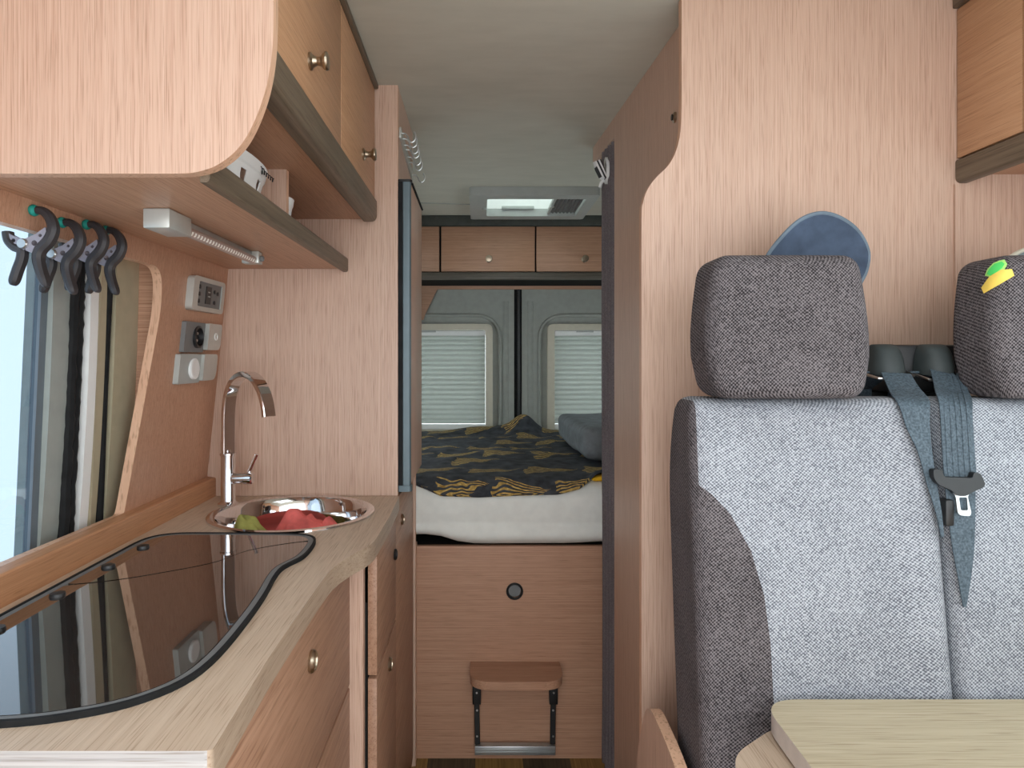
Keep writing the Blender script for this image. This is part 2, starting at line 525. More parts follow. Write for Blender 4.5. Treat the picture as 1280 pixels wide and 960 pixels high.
def dup(root, loc, label=None):
    r = root.copy(); C.objects.link(r); r.location = loc
    if label: r['label'] = label
    for ch in list(root.children):
        c = ch.copy(); C.objects.link(c); c.parent = r
        for g in list(ch.children):
            d = g.copy(); C.objects.link(d); d.parent = c
    return r

def wl(z): return -0.69 + 0.1015 * (z - 0.948)         # inner face of the leaning left lining
def WLL(u, v, t): return (wl(v) + t, u, v)
CEIL = 1.94

# ------------------------------------------------------------------ shell
bm = B(); box(bm, (-0.80, -1.1, -0.05), (1.16, 3.72, 0.0)); struct('floor', bm, 'floor', 0)

bm = B()
plate(bm, rect(-0.80, 1.16, -0.35, 3.72), [fillet(rect(0.018, 0.452, 2.80, 3.16), 0.03), fillet(rect(-0.05, 0.65, 0.10, 0.80), 0.03)], XY, CEIL, CEIL + 0.05)
struct('ceiling', bm, 'ceil')
bm = B()                                                 # soft coving seam at the rear of the headlining
tube(bm, [(-0.55, 2.90, CEIL), (-0.30, 3.02, CEIL), (-0.02, 3.06, CEIL)], 0.004, 8)
struct('trim_1', bm, 'felt')

# left lining with the rounded window cut-out
opening = fillet([(0.30, 0.955), (1.318, 0.945), (1.386, 1.355), (1.37, 1.432), (0.30, 1.432)], [0.02, 0.01, 0.05, 0.055, 0.02], 8)
bm = B(); plate(bm, rect(-0.35, 1.72, 0.0, CEIL), [opening], WLL, 0.0, -0.018, 0, 1)
struct('wall_left', bm, ['wood_wall', 'wood_edge'], 20)
bm = B(); plate(bm, rect(1.72, 3.70, 0.0, CEIL), [fillet(rect(2.35, 3.25, 1.02, 1.48), 0.05)], WLL, 0.0, -0.018)
o = struct('wall_left_rear', bm, 'wood_wall'); o.name = 'wall_left_rear'
bm = B(); plate(bm, [(-0.745, 0.90), (wl(0.90) - 0.019, 0.90), (wl(1.47) - 0.019, 1.47), (-0.745, 1.47)], [], XZ, 1.412, 1.430); struct('trim_2', bm, 'wood_x')

def wo(z): return -0.742 + 0.045 * (z - 0.95)            # sheet-metal side behind the lining
def strip(bm, y0, y1, t, mi=0, z0=0.90, z1=1.50, lean=0.0):
    n = 10
    def f(u, v):
        z = z0 + (z1 - z0) * v
        return (wo(z) + t - 0.006 * (2 * v - 1) ** 2, y0 + (y1 - y0) * u + lean * (v - 0.5), z)
    sheet(bm, 3, n, f, 0.012, mi)
bm = B()
plate(bm, rect(-0.35, 1.435, 0.0, CEIL), [fillet(rect(-0.25, 1.15, 0.70, 1.62), 0.06)], lambda u, v, t: (wo(v) + t, u, v), -0.02, -0.045)
struct('wall_left_outer', bm, 'grey_metal')
bm = B()
strip(bm, 1.325, 1.42, 0.004, 0); strip(bm, 1.262, 1.300, 0.0, 0)
tube(bm, [(wo(z) + 0.008, 1.272, z) for z in (0.92, 1.1, 1.3, 1.47)], 0.006, 8)
struct('trim_3', bm, 'beige_metal')
bm = B(); tube(bm, [(wo(z) + 0.004, 1.312 + 0.002 * math.sin(z * 9), z) for z in [0.90 + 0.06 * i for i in range(11)]], 0.010, 10)
struct('trim_4', bm, 'blackm')
bm = B(); strip(bm, 1.236, 1.262, 0.006); struct('trim_5', bm, 'white')
bm = B()
n = 60
for k in range(2):
    tube(bm, [(wo(0.9 + 0.6 * i / n) + 0.004, 1.203 + 0.017 * k + random.uniform(-.001, .001), 0.9 + 0.6 * i / n) for i in range(n + 1)], [0.011 - 0.0015 * k + random.uniform(-0.0012, 0.0012) for i in range(n + 1)], 8)
struct('trim_6', bm, 'blackm')
bm = B(); strip(bm, 1.146, 1.194, -0.006)
for z in (0.985, 1.20):
    lathe(bm, [(0.005, 0), (0.005, 0.003), (0.003, 0.005)], (wo(z) - 0.006, 1.158, z), 'X', 12)
struct('trim_7', bm, 'grey_metal')
bm = B(); plate(bm, fillet(rect(-0.25, 1.15, 0.70, 1.62), 0.06), [fillet(rect(-0.22, 1.128, 0.73, 1.59), 0.05)], lambda u, v, t: (wo(v) + t, u, v), -0.004, -0.016)
w1 = struct('window_1', bm, 'blue_frame')
bm = B(); plate(bm, fillet(rect(-0.23, 1.135, 0.72, 1.60), 0.05), [], lambda u, v, t: (wo(v) + t, u, v), -0.009, -0.013)
obj('pane', bm, 'pane_tint', w1)

for nm, y0, y1, f in (('window_5', 2.35, 3.25, WLL), ('window_6', 2.40, 3.25, lambda u, v, t: (1.09 - t, u, v))):  # unseen side windows by the bed, added to bring daylight to the rear
    bm = B(); plate(bm, fillet(rect(y0 - 0.02, y1 + 0.02, 1.0, 1.50), 0.05), [fillet(rect(y0 + 0.012, y1 - 0.012, 1.032, 1.468), 0.04)], f, 0.008, -0.012); w = struct(nm, bm, 'offwhite')
    bm = B(); plate(bm, rect(y0 + 0.01, y1 - 0.01, 1.03, 1.47), [], f, -0.004, -0.008); obj('pane', bm, 'pane', w)
# unseen roof window over the dinette, added to let in more daylight
bm = B(); plate(bm, fillet(rect(-0.08, 0.68, 0.07, 0.83), 0.04), [fillet(rect(-0.04, 0.64, 0.11, 0.79), 0.03)], XY, CEIL - 0.02, CEIL - 0.0005); w = struct('window_7', bm, 'offwhite')
bm = B(); plate(bm, fillet(rect(-0.07, 0.67, 0.08, 0.82), 0.04), [], XY, CEIL + 0.052, CEIL + 0.056); obj('pane', bm, 'pane', w)

# right side of the van with a window beside the bench
bm = B(); plate(bm, rect(-0.35, 3.70, 0.0, CEIL), [fillet(rect(0.05, 1.10, 0.95, 1.50), 0.05), fillet(rect(2.40, 3.25, 1.02, 1.48), 0.05)], YZ, 1.09, 1.11)
struct('wall_right', bm, 'wood_wall')
bm = B(); plate(bm, fillet(rect(0.03, 1.12, 0.93, 1.52), 0.05), [fillet(rect(0.06, 1.09, 0.96, 1.49), 0.05)], YZ, 1.082, 1.10)
w = struct('window_4', bm, 'offwhite')
bm = B(); box(bm, (1.098, 0.055, 0.955), (1.102, 1.095, 1.495)); obj('pane', bm, 'pane', w)

# rear doors
def rear_door(name, x0, x1, cut):
    bm = B()
    plate(bm, rect(x0, x1, 0.40, 1.74), [fillet(rect(cut[0], cut[1], 0.86, 1.40), 0.05)], XZ, 3.62, 3.66)
    d = struct(name, bm, 'felt')
    bm = B()
    ring = fillet(rect(cut[0] - 0.062, cut[1] + 0.062, 0.80, 1.475), 0.14, 10)
    tube(bm, [(a, 3.618, b) for a, b in ring], 0.010, 8, True)
    obj('pressed_rim', bm, 'felt', d)
    bm = B()
    xs = x1 - 0.035 if x0 < 0 else x0 + 0.035
    for dx in (0, 0.022 if x0 > 0 else -0.022):
        tube(bm, [(xs + dx, 3.62, 0.7), (xs + dx, 3.62, 1.55)], 0.004, 6)
    obj('pressed_ridge', bm, 'felt', d)
    return d
d1 = rear_door('door_1', -0.66, 0.182, (-0.46, 0.045))
d2 = rear_door('door_2', 0.222, 1.09, (0.378, 0.87))
bm = B(); box(bm, (0.182, 3.625, 0.40), (0.222, 3.65, 1.74)); struct('trim_8', bm, 'blackm')
bm = B(); tube(bm, [(0.206, 3.612, 0.5), (0.206, 3.612, 1.64)], 0.008, 12)
obj('locking_rod', bm, 'black', d2)
for i, (a, b) in enumerate(((-0.46, 0.045), (0.378, 0.87))):
    bm = B(); plate(bm, fillet(rect(a - 0.02, b + 0.02, 0.84, 1.42), 0.05), [fillet(rect(a + 0.01, b - 0.01, 0.87, 1.39), 0.04)], XZ, 3.661, 3.675)
    w = struct('window_%d' % (i + 2), bm, 'blackm')
    bm = B(); box(bm, (a - 0.01, 3.666, 0.85), (b + 0.01, 3.670, 1.41)); obj('pane', bm, 'pane', w)
bm = B(); box(bm, (-0.80, 3.66, 0.0), (1.16, 3.68, 0.42)); struct('wall_back', bm, 'felt')
bm = B(); box(bm, (-0.80, 3.66, 1.73), (1.16, 3.68, CEIL)); struct('wall_back_upper', bm, 'felt')

# pleated blinds
def blind(a, b, label):
    t = thing('pleated_blind', label, 'blind', ((a + b) / 2, 3.60, 0.86), 'pleated blinds on the rear doors')
    bm = B()
    plate(bm, fillet(rect(a - 0.022, b + 0.022, 0.835, 1.428), 0.035), [fillet(rect(a + 0.016, b - 0.016, 0.87, 1.395), 0.006, 2)], XZ, 3.585, 3.618)
    obj('frame', bm, 'offwhite', t)
    bm = B(); n = 36
    z0, z1 = 0.902, 1.366
    sheet(bm, 1, n, lambda u, v: (a + 0.017 + (b - a - 0.034) * u, 3.600 + (0.013 if round(v * n) % 2 else -0.011), z0 + (z1 - z0) * v))
    obj('pleated_fabric', bm, 'blind', t, 0)
    for z in (0.885, 1.378):
        bm = B(); box(bm, (a + 0.017, 3.590, z - 0.014), (b - 0.017, 3.612, z + 0.014), 0.003); obj('rail', bm, 'white', t, label='white rail')
    bm = B(); box(bm, ((a + b) / 2 - 0.115, 3.582, 1.383), ((a + b) / 2 - 0.025, 3.590, 1.395), 0.002); obj('pull_tab', bm, 'grey_pl', t)
    return t
blind(-0.46, 0.045, 'closed pleated blind in cream frame on the left rear door')
blind(0.378, 0.87, 'closed pleated blind in cream frame half hidden by dark curtain')

# ------------------------------------------------------------------ knobs
def spool_knob(bm, x, y, z, axis='X', s=1, k=1.0):
    pr = [(0.0001, 0), (0.0135, 0), (0.0135, 0.003), (0.009, 0.006), (0.0065, 0.012), (0.0075, 0.018), (0.013, 0.022), (0.0145, 0.026), (0.013, 0.029), (0.0001, 0.030)]
    return lathe(bm, [(r * k, h * s * k) for r, h in pr], (x, y, z), axis, 20)
def disc_knob(bm, x, y, z, k=1.0):
    pr = [(0.0001, 0), (0.016, 0), (0.017, 0.004), (0.014, 0.008), (0.0125, 0.008), (0.012, 0.006), (0.0001, 0.006)]
    return lathe(bm, [(r * k, h * k) for r, h in pr], (x, y, z), 'X', 24)

# ------------------------------------------------------------------ overhead cabinet, left
t = thing('overhead_cabinet', 'wooden overhead locker with open shelf above the left kitchen window', 'cabinet', (-0.45, 1.26, 1.47))
d = 0.82
pp = [(342, -269), (342, 20), (340, 66), (332, 112), (316, 156), (297, 186), (272, 206), (246, 215), (222, 217)]
edge = [((x - 600) * d / 850, 1.25 + (447 - y) * d / 850) for x, y in pp]
edge[0] = (edge[0][0], CEIL)
edge = [edge[0]] + [tuple(p) for p in spline(edge[1:], 6)]
poly = edge + [(wl(1.472), edge[-1][1]), (wl(CEIL), CEIL)]
bm = B(); plate(bm, poly, [], XZ, 0.82, 0.838, 1); obj('side_panel', bm, ['wood_z', 'wood_edge'], t, 25)
def lpoly(x1, z0, z1): return [(wl(z0), z0), (x1, z0), (x1, z1), (wl(z1), z1)]
bm = B(); plate(bm, lpoly(-0.29, 1.600, 1.616), [], XZ, 0.838, 1.718); obj('bottom_board', bm, 'wood_y', t)
bm = B(); plate(bm, lpoly(-0.345, 1.474, 1.494), [], XZ, 0.838, 1.718); obj('shelf', bm, 'wood_y', t)
bm = B(); plate(bm, fillet(rect(-0.345, -0.333, 1.466, 1.502), [0, 0.006, 0.006, 0]), [], XZ, 0.838, 1.716); obj('shelf_trim', bm, 'wood_dark', t, label='dark wooden front edge of the open shelf')
bm = B(); plate(bm, lpoly(-0.36, 1.494, 1.600), [], XZ, 1.264, 1.280, 1); obj('divider', bm, ['wood_z', 'wood_edge'], t)
bm = B(); plate(bm, fillet(rect(-0.292, -0.258, 1.590, 1.644), [0.004, 0.022, 0.006, 0]), [], XZ, 0.838, 1.700)
plate(bm, fillet(rect(-0.292, -0.260, 1.592, 1.643), [0.004, 0.02, 0.006, 0]), [], XZ, 1.700, 1.712)
obj('valance', bm, 'wood_dark', t, label='dark rounded lower rail under the doors')
bm = B(); box(bm, (-0.30, 0.838, 1.926), (-0.256, 1.715, CEIL - 0.0005), 0.003); obj('crown_trim', bm, 'wood_dark', t, label='dark trim at the ceiling')
for (y0, y1, ky) in ((0.842, 1.297, 1.058), (1.301, 1.712, 1.543)):
    bm = B(); box(bm, (-0.284, y0, 1.647), (-0.265, y1, 1.925), 0.0015); dr = obj('door', bm, 'wood_door', t)
    bm = B(); spool_knob(bm, -0.265, ky, 1.711); obj('knob', bm, 'nickel', dr, label='satin nickel spool knob')

# woven white baskets on the shelf
def basket(cx, cy, rx, ry, z0, z1, label, script=False):
    t = thing('basket', label, 'basket', (cx, cy, z0), 'white baskets on the open shelf')
    bm = B(); n = 48; T = B()
    def ring(z, k): return [T.verts.new((cx + math.copysign(abs(math.cos(a)) ** 0.85, math.cos(a)) * rx * k, cy + math.copysign(abs(math.sin(a)) ** 0.85, math.sin(a)) * ry * k, z)) for a in [2 * PI * i / n for i in range(n)]]
    h = z1 - z0
    zs = [(0, .80), (.12, .83), (.40, .88), (.66, .93), (.78, .95)]
    R = [ring(z0 + a * h, k) for a, k in zs]
    T.faces.new(R[0])
    for q in range(len(R) - 1):
        for i in range(n):
            if q in (1, 2) and i % 3 == (0 if q == 1 else 1): continue      # openwork slots
            T.faces.new((R[q][i], R[q][(i + 1) % n], R[q + 1][(i + 1) % n], R[q + 1][i]))
    bmesh.ops.recalc_face_normals(T, faces=list(T.faces))
    bmesh.ops.solidify(T, geom=list(T.faces), thickness=0.002)
    merge(bm, T); obj('body', bm, 'white', t)
    bm = B(); T = B()
    R = [ring(z0 + a * h, k) for a, k in ((.76, .945), (.80, .975), (.96, 1.0), (1.0, 1.01), (1.0, .97), (.8, .94))]
    for q in range(6):
        for i in range(n):
            T.faces.new((R[q][i], R[q][(i + 1) % n], R[(q + 1) % 6][(i + 1) % n], R[(q + 1) % 6][i]))
    bmesh.ops.recalc_face_normals(T, faces=list(T.faces))
    merge(bm, T); obj('rim', bm, 'white', t)
    if script:
        bm = B(); zt = z0 + 0.84 * h; y = cy + ry * 0.12
        pts = []
        for k in range(64):
            q = k / 63
            pts.append((cx + rx * 0.995, y + 0.068 * q + 0.004 * math.sin(q * 38), zt + 0.0045 * math.sin(q * 38 + 1.3) * (1.3 if q < 0.2 else 0.8)))
        tube(bm, pts, 0.0008, 6); obj('script_lettering', bm, 'blackm', t)
    return t
basket(-0.455, 1.085, 0.10, 0.155, 1.4945, 1.566, 'white openwork basket with script lettering, in front of the shelf divider', True)
basket(-0.428, 1.330, 0.062, 0.046, 1.4945, 1.560, 'small white openwork basket peeking out behind the shelf divider')

# strip lamp under the shelf
t = thing('strip_lamp', 'slim silver LED strip lamp under the open shelf', 'lamp', (-0.484, 1.23, 1.446))
bm = B(); box(bm, (-0.504, 1.016, 1.444), (-0.464, 1.095, 1.4735), 0.002); obj('end_cap', bm, 'silver', t)
bm = B(); box(bm, (-0.500, 1.425, 1.448), (-0.464, 1.452, 1.4735), 0.002); obj('end_cap', bm, 'silver', t)
bm = B(); box(bm, (-0.500, 1.095, 1.458), (-0.478, 1.425, 1.4735), 0.002); obj('channel', bm, 'alu', t)
bm = B(); tube(bm, [(-0.476, 1.095, 1.455), (-0.476, 1.425, 1.455)], 0.0085, 14); obj('led_tube', bm, 'led', t)
bm = B(); lathe(bm, [(0.006, 0), (0.006, 0.006), (0.003, 0.008)], (-0.464, 1.437, 1.459), 'X', 14); obj('switch', bm, 'mid_grey', t)

# ------------------------------------------------------------------ spring clamps on the lining edge
t = thing('spring_clamp', 'nearest black spring clamp pinched on the window cut-out', 'clamp', (-0.64, 0.966, 1.35), 'spring clamps above the side window')
S = 0.00118; X0, Z0, Y0 = wl(1.459) + 0.004, 1.459, 0.966
def arm(pts): return [(X0 + a * S, Y0, Z0 - b * S) for a, b in spline(pts, 6)]
fr = arm([(3, 0), (12, 1), (20, 9), (24, 22), (19, 36), (9, 47), (6, 57), (9, 72), (16, 92)])
n = len(fr)
bm = B(); sweep(bm, fr, (0, 1, 0), [(0.006 + 0.0035 * min(1, i / n * 2)) * (1 - max(0, i - n + 4) ** 2 * 0.05) for i in range(n)], [(0.005 + 0.002 * math.sin(PI * i / n)) * (1 - max(0, i - n + 4) ** 2 * 0.06) for i in range(n)], 0, 0.6)
af = obj('front_arm', bm, 'clamp', t)
bm = B(); plate(bm, [(X0 + a * S, Z0 - b * S) for a, b in [(-10, 36), (4, 30), (17, 21), (20, 34), (9, 47), (1, 52), (-6, 49)]], [circle(X0 + 4 * S, Z0 - 40 * S, 0.004, 12), circle(X0 + 11 * S, Z0 - 31 * S, 0.0025, 10)], XZ, Y0 - 0.006, Y0 + 0.006)
obj('web', bm, 'clamp_pale', af)
bk = arm([(-31, 26), (-29, 36), (-22, 44), (-14, 48), (-14, 58), (-19, 72), (-25, 90)])
n = len(bk)
bm = B(); sweep(bm, bk, (0, 1, 0), [0.0085 * (1 - max(0, i - n + 4) ** 2 * 0.05) for i in range(n)], [0.006 * (1 - max(0, i - n + 4) ** 2 * 0.06) for i in range(n)], 0, 0.6); ab = obj('rear_arm', bm, 'clamp', t)
bm = B(); plate(bm, [(X0 + a * S, Z0 - b * S) for a, b in [(-31, 26), (-20, 32), (-8, 36), (-6, 47), (-14, 50), (-24, 44)]], [circle(X0 - 21 * S, Z0 - 37 * S, 0.003, 10)], XZ, Y0 - 0.006, Y0 + 0.006)
obj('web', bm, 'clamp_pale', ab)
bm = B(); lathe(bm, [(0.0001, -0.011), (0.0062, -0.011), (0.0075, -0.009), (0.0075, 0.009), (0.0062, 0.011), (0.0001, 0.011)], (X0 - 9 * S, Y0, Z0 - 41 * S), 'Y', 18)
obj('pivot', bm, 'steel', t, label='round steel pivot')
bm = B(); lathe(bm, [(0.0001, -0.004), (0.007, -0.004), (0.0085, 0), (0.007, 0.004), (0.0001, 0.005)], (X0 + 0.0005, Y0, Z0), 'X', 16)
obj('jaw_pad', bm, 'teal', t, label='teal rubber jaw pad')
for yy, zz, lab in ((1.032, 1.455, 'second nearest black spring clamp pinched on the window cut-out'), (1.0945, 1.464, 'third black spring clamp in the row above the side window'), (1.150, 1.465, 'farthest black spring clamp, last in the row toward the switches')):
    dup(t, (t.location.x + (wl(zz) - wl(Z0)), t.location.y + yy - Y0, t.location.z + zz - Z0), lab)

# ------------------------------------------------------------------ controls on the left lining
t = thing('control_panel', 'silver control panel with grey display, topmost of three on left wall', 'control panel', (wl(1.39), 1.58, 1.355))
bm = B(); plate(bm, fillet(rect(1.492, 1.672, 1.356, 1.432), 0.012), [fillet(rect(1.520, 1.655, 1.366, 1.422), 0.003, 2)], WLL, 0.0, 0.016); obj('bezel', bm, 'silver', t)
bm = B(); plate(bm, rect(1.520, 1.655, 1.366, 1.422), [], WLL, 0.0, 0.013); fc = obj('face', bm, 'mid_grey', t)
bm = B(); plate(bm, rect(1.565, 1.595, 1.374, 1.414), [], WLL, 0.013, 0.0145); obj('display', bm, 'black', t)
for (y, z) in ((1.615, 1.405), (1.635, 1.402), (1.618, 1.380), (1.53, 1.41), (1.53, 1.394), (1.53, 1.378)):
    bm = B(); lathe(bm, [(0.0001, 0), (0.005, 0), (0.005, 0.002), (0.0001, 0.003)], (wl(z) + 0.013, y, z), 'X', 14); obj('button', bm, 'black', t)
for q in (0.006, -0.004):
    bm = B(); box(bm, (wl(1.395) + 0.0145, 1.575, 1.394 + q), (wl(1.395) + 0.0160, 1.586, 1.3965 + q)); obj('display_segment', bm, 'grey_pl', t)

t = thing('power_socket', 'dark power socket with lifted cover, middle of three on left wall', 'socket', (wl(1.30), 1.58, 1.264))
bm = B(); plate(bm, fillet(rect(1.486, 1.590, 1.262, 1.330), 0.003), [circle(1.552, 1.297, 0.021, 28)], WLL, 0.0, 0.010); obj('base_plate', bm, 'mid_grey', t)
bm = B(); lathe(bm, [(0.0255, 0), (0.0255, 0.013), (0.021, 0.014), (0.019, 0.003), (0.0001, 0.003)], (wl(1.297) + 0.002, 1.552, 1.297), 'X', 28); rg = obj('round_insert', bm, 'black', t)
for z in (1.289, 1.305):
    bm = B(); lathe(bm, [(0.0001, 0.004), (0.003, 0.004), (0.003, 0.010), (0.0001, 0.010)], (wl(z), 1.552, z), 'X', 10); obj('contact', bm, 'steel', rg)
bm = B(); plate(bm, fillet(rect(1.590, 1.668, 1.268, 1.330), [0.003, 0.02, 0.012, 0.003]), [], WLL, 0.0, 0.020); cv = obj('cover', bm, 'silver', t, label='silver grey lifted cover')
bm = B(); tube(bm, [(wl(1.30) + 0.021, 1.632 + 0.008 * math.cos(a), 1.300 + 0.008 * math.sin(a)) for a in [2 * PI * i / 16 for i in range(16)]], 0.0012, 6, True); obj('emblem', bm, 'white', cv)

t = thing('light_switch', 'pale grey rocker switch, lowest of three on left wall', 'switch', (wl(1.225), 1.57, 1.194))
bm = B(); plate(bm, fillet(rect(1.470, 1.580, 1.192, 1.258), 0.004), [], WLL, 0.0, 0.012); obj('plate', bm, 'grey_pl', t)
bm = B(); lathe(bm, [(0.0001, 0), (0.024, 0), (0.024, 0.006), (0.021, 0.0075), (0.0001, 0.006)], (wl(1.225) + 0.011, 1.540, 1.225), 'X', 30); obj('rocker', bm, 'white', t)
bm = B(); plate(bm, fillet(rect(1.580, 1.658, 1.196, 1.258), [0.003, 0.024, 0.012, 0.003]), [], WLL, 0.0, 0.020); obj('cover', bm, 'silver', t, label='silver grey rounded cover')

# ------------------------------------------------------------------ worktop
wt = [(-0.672, 0.605), (-0.2385, 0.605), (-0.247, 0.80), (-0.248, 1.05), (-0.246, 1.13), (-0.232, 1.195), (-0.208, 1.255), (-0.201, 1.30), (-0.199, 1.50), (-0.204, 1.7195), (-0.672, 1.7195)]
wt = [wt[0]] + fillet(wt, [0, 0.008, 0.05, 0.05, 0.04, 0.04, 0.03, 0.03, 0, 0, 0], 4)[1:]
SC, SR = (-0.420, 1.526), 0.182
bm = B()
plate(bm, wt, [circle(SC[0], SC[1], 0.168, 56)], XY, 0.864, 0.900, 1)
bm.faces.ensure_lookup_table()
for f in bm.faces:
    if f.normal.y < -0.95 and abs(f.calc_center_median().y - 0.605) < 0.01: f.material_index = 2
tag(obj('worktop', bm, ['lam', 'lam_side', 'lam_end'], None, 30, None, (-0.45, 1.2, 0.864)), 'pale grained kitchen worktop along the left side with sink and hob', 'worktop')
bm = B(); plate(bm, fillet([(wl(0.9), 0.90), (-0.668, 0.90), (-0.668, 0.947), (wl(0.947), 0.949)], [0, 0, 0.004, 0]), [], XZ, 0.30, 1.7195); struct('trim_9', bm, 'wood_shelf')

# hob with folding glass lid
hob = [(-0.60, 0.645), (-0.50, 0.641), (-0.45, 0.642), (-0.400, 0.654), (-0.350, 0.680), (-0.315, 0.725), (-0.303, 0.790), (-0.305, 0.90), (-0.312, 0.995), (-0.322, 1.075), (-0.322, 1.125), (-0.305, 1.185), (-0.308, 1.275), (-0.328, 1.318), (-0.37, 1.332), (-0.45, 1.336), (-0.53, 1.338), (-0.590, 1.336), (-0.625, 1.318), (-0.641, 1.28), (-0.643, 1.20), (-0.643, 1.05), (-0.643, 0.85), (-0.643, 0.72), (-0.634, 0.665)]
hobs = [tuple(p) for p in spline(hob, 4, True)]
t = thing('hob', 'dark glass covered gas hob set into the worktop beside the window', 'hob', (-0.47, 1.0, 0.90))
bm = B(); plate(bm, hobs, [offset_poly(hobs, 0.0045)], XY, 0.8995, 0.9065); obj('rubber_seal', bm, 'blackm', t)
h2 = offset_poly(hobs, 0.0045); h3 = offset_poly(hobs, 0.0135)
bm = B(); plate(bm, h2, [h3], XY, 0.8995, 0.9050); obj('steel_rim', bm, 'mid_grey', t)
h4 = offset_poly(hobs, 0.0145)
cut = [(-0.70, 1.015), (-0.582, 1.046), (-0.50, 1.098), (-0.444, 1.150), (-0.415, 1.215), (-0.341, 1.270), (-0.25, 1.300)]
cutp = [tuple(p) for p in spline(cut, 6)]
def ycut(x):
    for a, b in zip(cutp, cutp[1:]):
        if a[0] <= x <= b[0]: return a[1] + (b[1] - a[1]) * (x - a[0]) / max(1e-9, b[0] - a[0])
    return cutp[-1][1]
def split(poly, far, gap=0.0028):
    n = len(poly); dense = []
    for i in range(n):
        a, b = Vector(poly[i]), Vector(poly[(i + 1) % n])
        m = max(1, int((b - a).length / 0.004))
        dense += [tuple(a.lerp(b, k / m)) for k in range(m)]
    def inside(p): return (p[1] > ycut(p[0]) + gap) if far else (p[1] < ycut(p[0]) - gap)
    flags = [inside(p) for p in dense]; n = len(dense)
    st = next(i for i in range(n) if flags[i] and not flags[i - 1])
    run = []
    i = st
    while flags[i % n]: run.append(dense[i % n]); i += 1
    x0, x1 = run[-1][0], run[0][0]
    m = 30
    run += [(x0 + (x1 - x0) * k / m, ycut(x0 + (x1 - x0) * k / m) + (gap if far else -gap)) for k in range(1, m)]
    return run
for far in (False, True):
    bm = B(); plate(bm, split(h4, far), [], XY, 0.9000, 0.9052); obj('glass_lid', bm, 'hobglass', t, 20)
for y in (0.86, 0.985, 1.12, 1.235):
    bm = B(); lathe(bm, [(0.0001, 0), (0.011, 0), (0.010, 0.004), (0.0001, 0.005)], (-0.612, y, 0.9052), 'Z', 20); obj('hinge_cap', bm, 'black', t)

# sink and what lies in it
t = thing('sink', 'round polished steel sink at the far end of the worktop', 'sink', (SC[0], SC[1], 0.77))
bm = B()
lathe(bm, [(0.172, 0.9002), (0.182, 0.9004), (0.1815, 0.9045), (0.174, 0.9065), (0.164, 0.9035), (0.158, 0.895), (0.153, 0.86), (0.146, 0.805), (0.125, 0.787), (0.03, 0.780), (0.03, 0.777), (0.127, 0.784), (0.149, 0.803), (0.156, 0.86), (0.161, 0.893)], (SC[0], SC[1], 0), 'Z', 64, True)
obj('bowl', bm, 'chrome', t)
bm = B(); lathe(bm, [(0.0001, 0.781), (0.028, 0.781), (0.034, 0.7835), (0.032, 0.7855), (0.02, 0.784), (0.0001, 0.784)], (SC[0], SC[1], 0), 'Z', 28); obj('drain', bm, 'steel', t)

def cloth(name, label, mat, cx, cy, rx, ry, z0, h, seed, rot=0.0, group='cloths in the sink'):
    bm = B(); n = 40
    def f(u, v):
        a, b = u * 2 - 1, v * 2 - 1
        q = max(abs(a), abs(b)); l = math.hypot(a, b) or 1
        a2, b2 = a * q / l, b * q / l
        r = math.hypot(a2, b2)
        x, y = a2 * rx, b2 * ry
        nz = noise.noise(Vector((x * 22 + seed, y * 16, seed))) * 0.5 + noise.noise(Vector((x * 60 + seed, y * 40, 2 * seed))) * 0.22
        fold = abs(math.sin(x * 34 + 3.0 * noise.noise(Vector((x * 9, y * 9, seed))) + seed))
        z = z0 + h * max(0.0, (1 - r ** 2.6)) * (0.72 + 0.5 * nz + 0.22 * fold) 
        w = 1 + 0.10 * math.sin(5 * math.atan2(b2, a2) + seed)
        x, y = x * w, y * w
        return (cx + x * math.cos(rot) - y * math.sin(rot), cy + x * math.sin(rot) + y * math.cos(rot), z)
    sheet(bm, n, n, f, 0.003)
    o = obj(name, bm, mat, None, 60, None, (cx, cy, z0))
    return tag(o, label, 'cloth', group)
cloth('cloth', 'olive green cloth crumpled at the left side of the sink', 'green', -0.487, 1.455, 0.070, 0.075, 0.7925, 0.122, 1.7, 0.4)
cloth('cloth', 'red cloth bunched in the middle of the round sink', 'red', -0.400, 1.578, 0.095, 0.060, 0.7925, 0.108, 5.3, 0.15)
cloth('cloth', 'faded pink and green rag low at the right of the sink', 'red', -0.355, 1.465, 0.055, 0.05, 0.7925, 0.092, 9.1, 0.9)

# tap
t = thing('tap', 'chrome mixer tap with flat arched spout behind the sink', 'tap', (-0.597, 1.610, 0.90))
fx, fy = -0.597, 1.612
bm = B(); lathe(bm, [(0.0001, 0.9002), (0.024, 0.9002), (0.024, 0.905), (0.018, 0.909), (0.0165, 0.912), (0.0165, 1.018), (0.019, 1.019), (0.019, 1.024), (0.0001, 1.024)], (fx, fy, 0), 'Z', 28); obj('body', bm, 'chrome', t)
dirv = Vector((0.80, -0.60, 0)); side = Vector((0.60, 0.80, 0))
prof = [(0, 1.022), (0, 1.07), (0.001, 1.12), (0.010, 1.165), (0.034, 1.198), (0.070, 1.212), (0.107, 1.203), (0.136, 1.176), (0.151, 1.145), (0.157, 1.118)]
pts = [tuple(Vector((fx, fy, 0)) + dirv * a + Vector((0, 0, b))) for a, b in [tuple(p) for p in spline(prof, 5)]]
bm = B(); sweep(bm, pts, tuple(side), 0.0155, 0.0062, 0, 0.3); obj('spout', bm, 'chrome', t)
bm = B(); lathe(bm, [(0.0001, 0), (0.013, 0), (0.013, 0.026), (0.0145, 0.027), (0.0145, 0.043), (0.012, 0.046), (0.0001, 0.046)], (fx + 0.014, fy - 0.004, 0.965), 'X', 24); lv = obj('lever_barrel', bm, 'chrome', t)
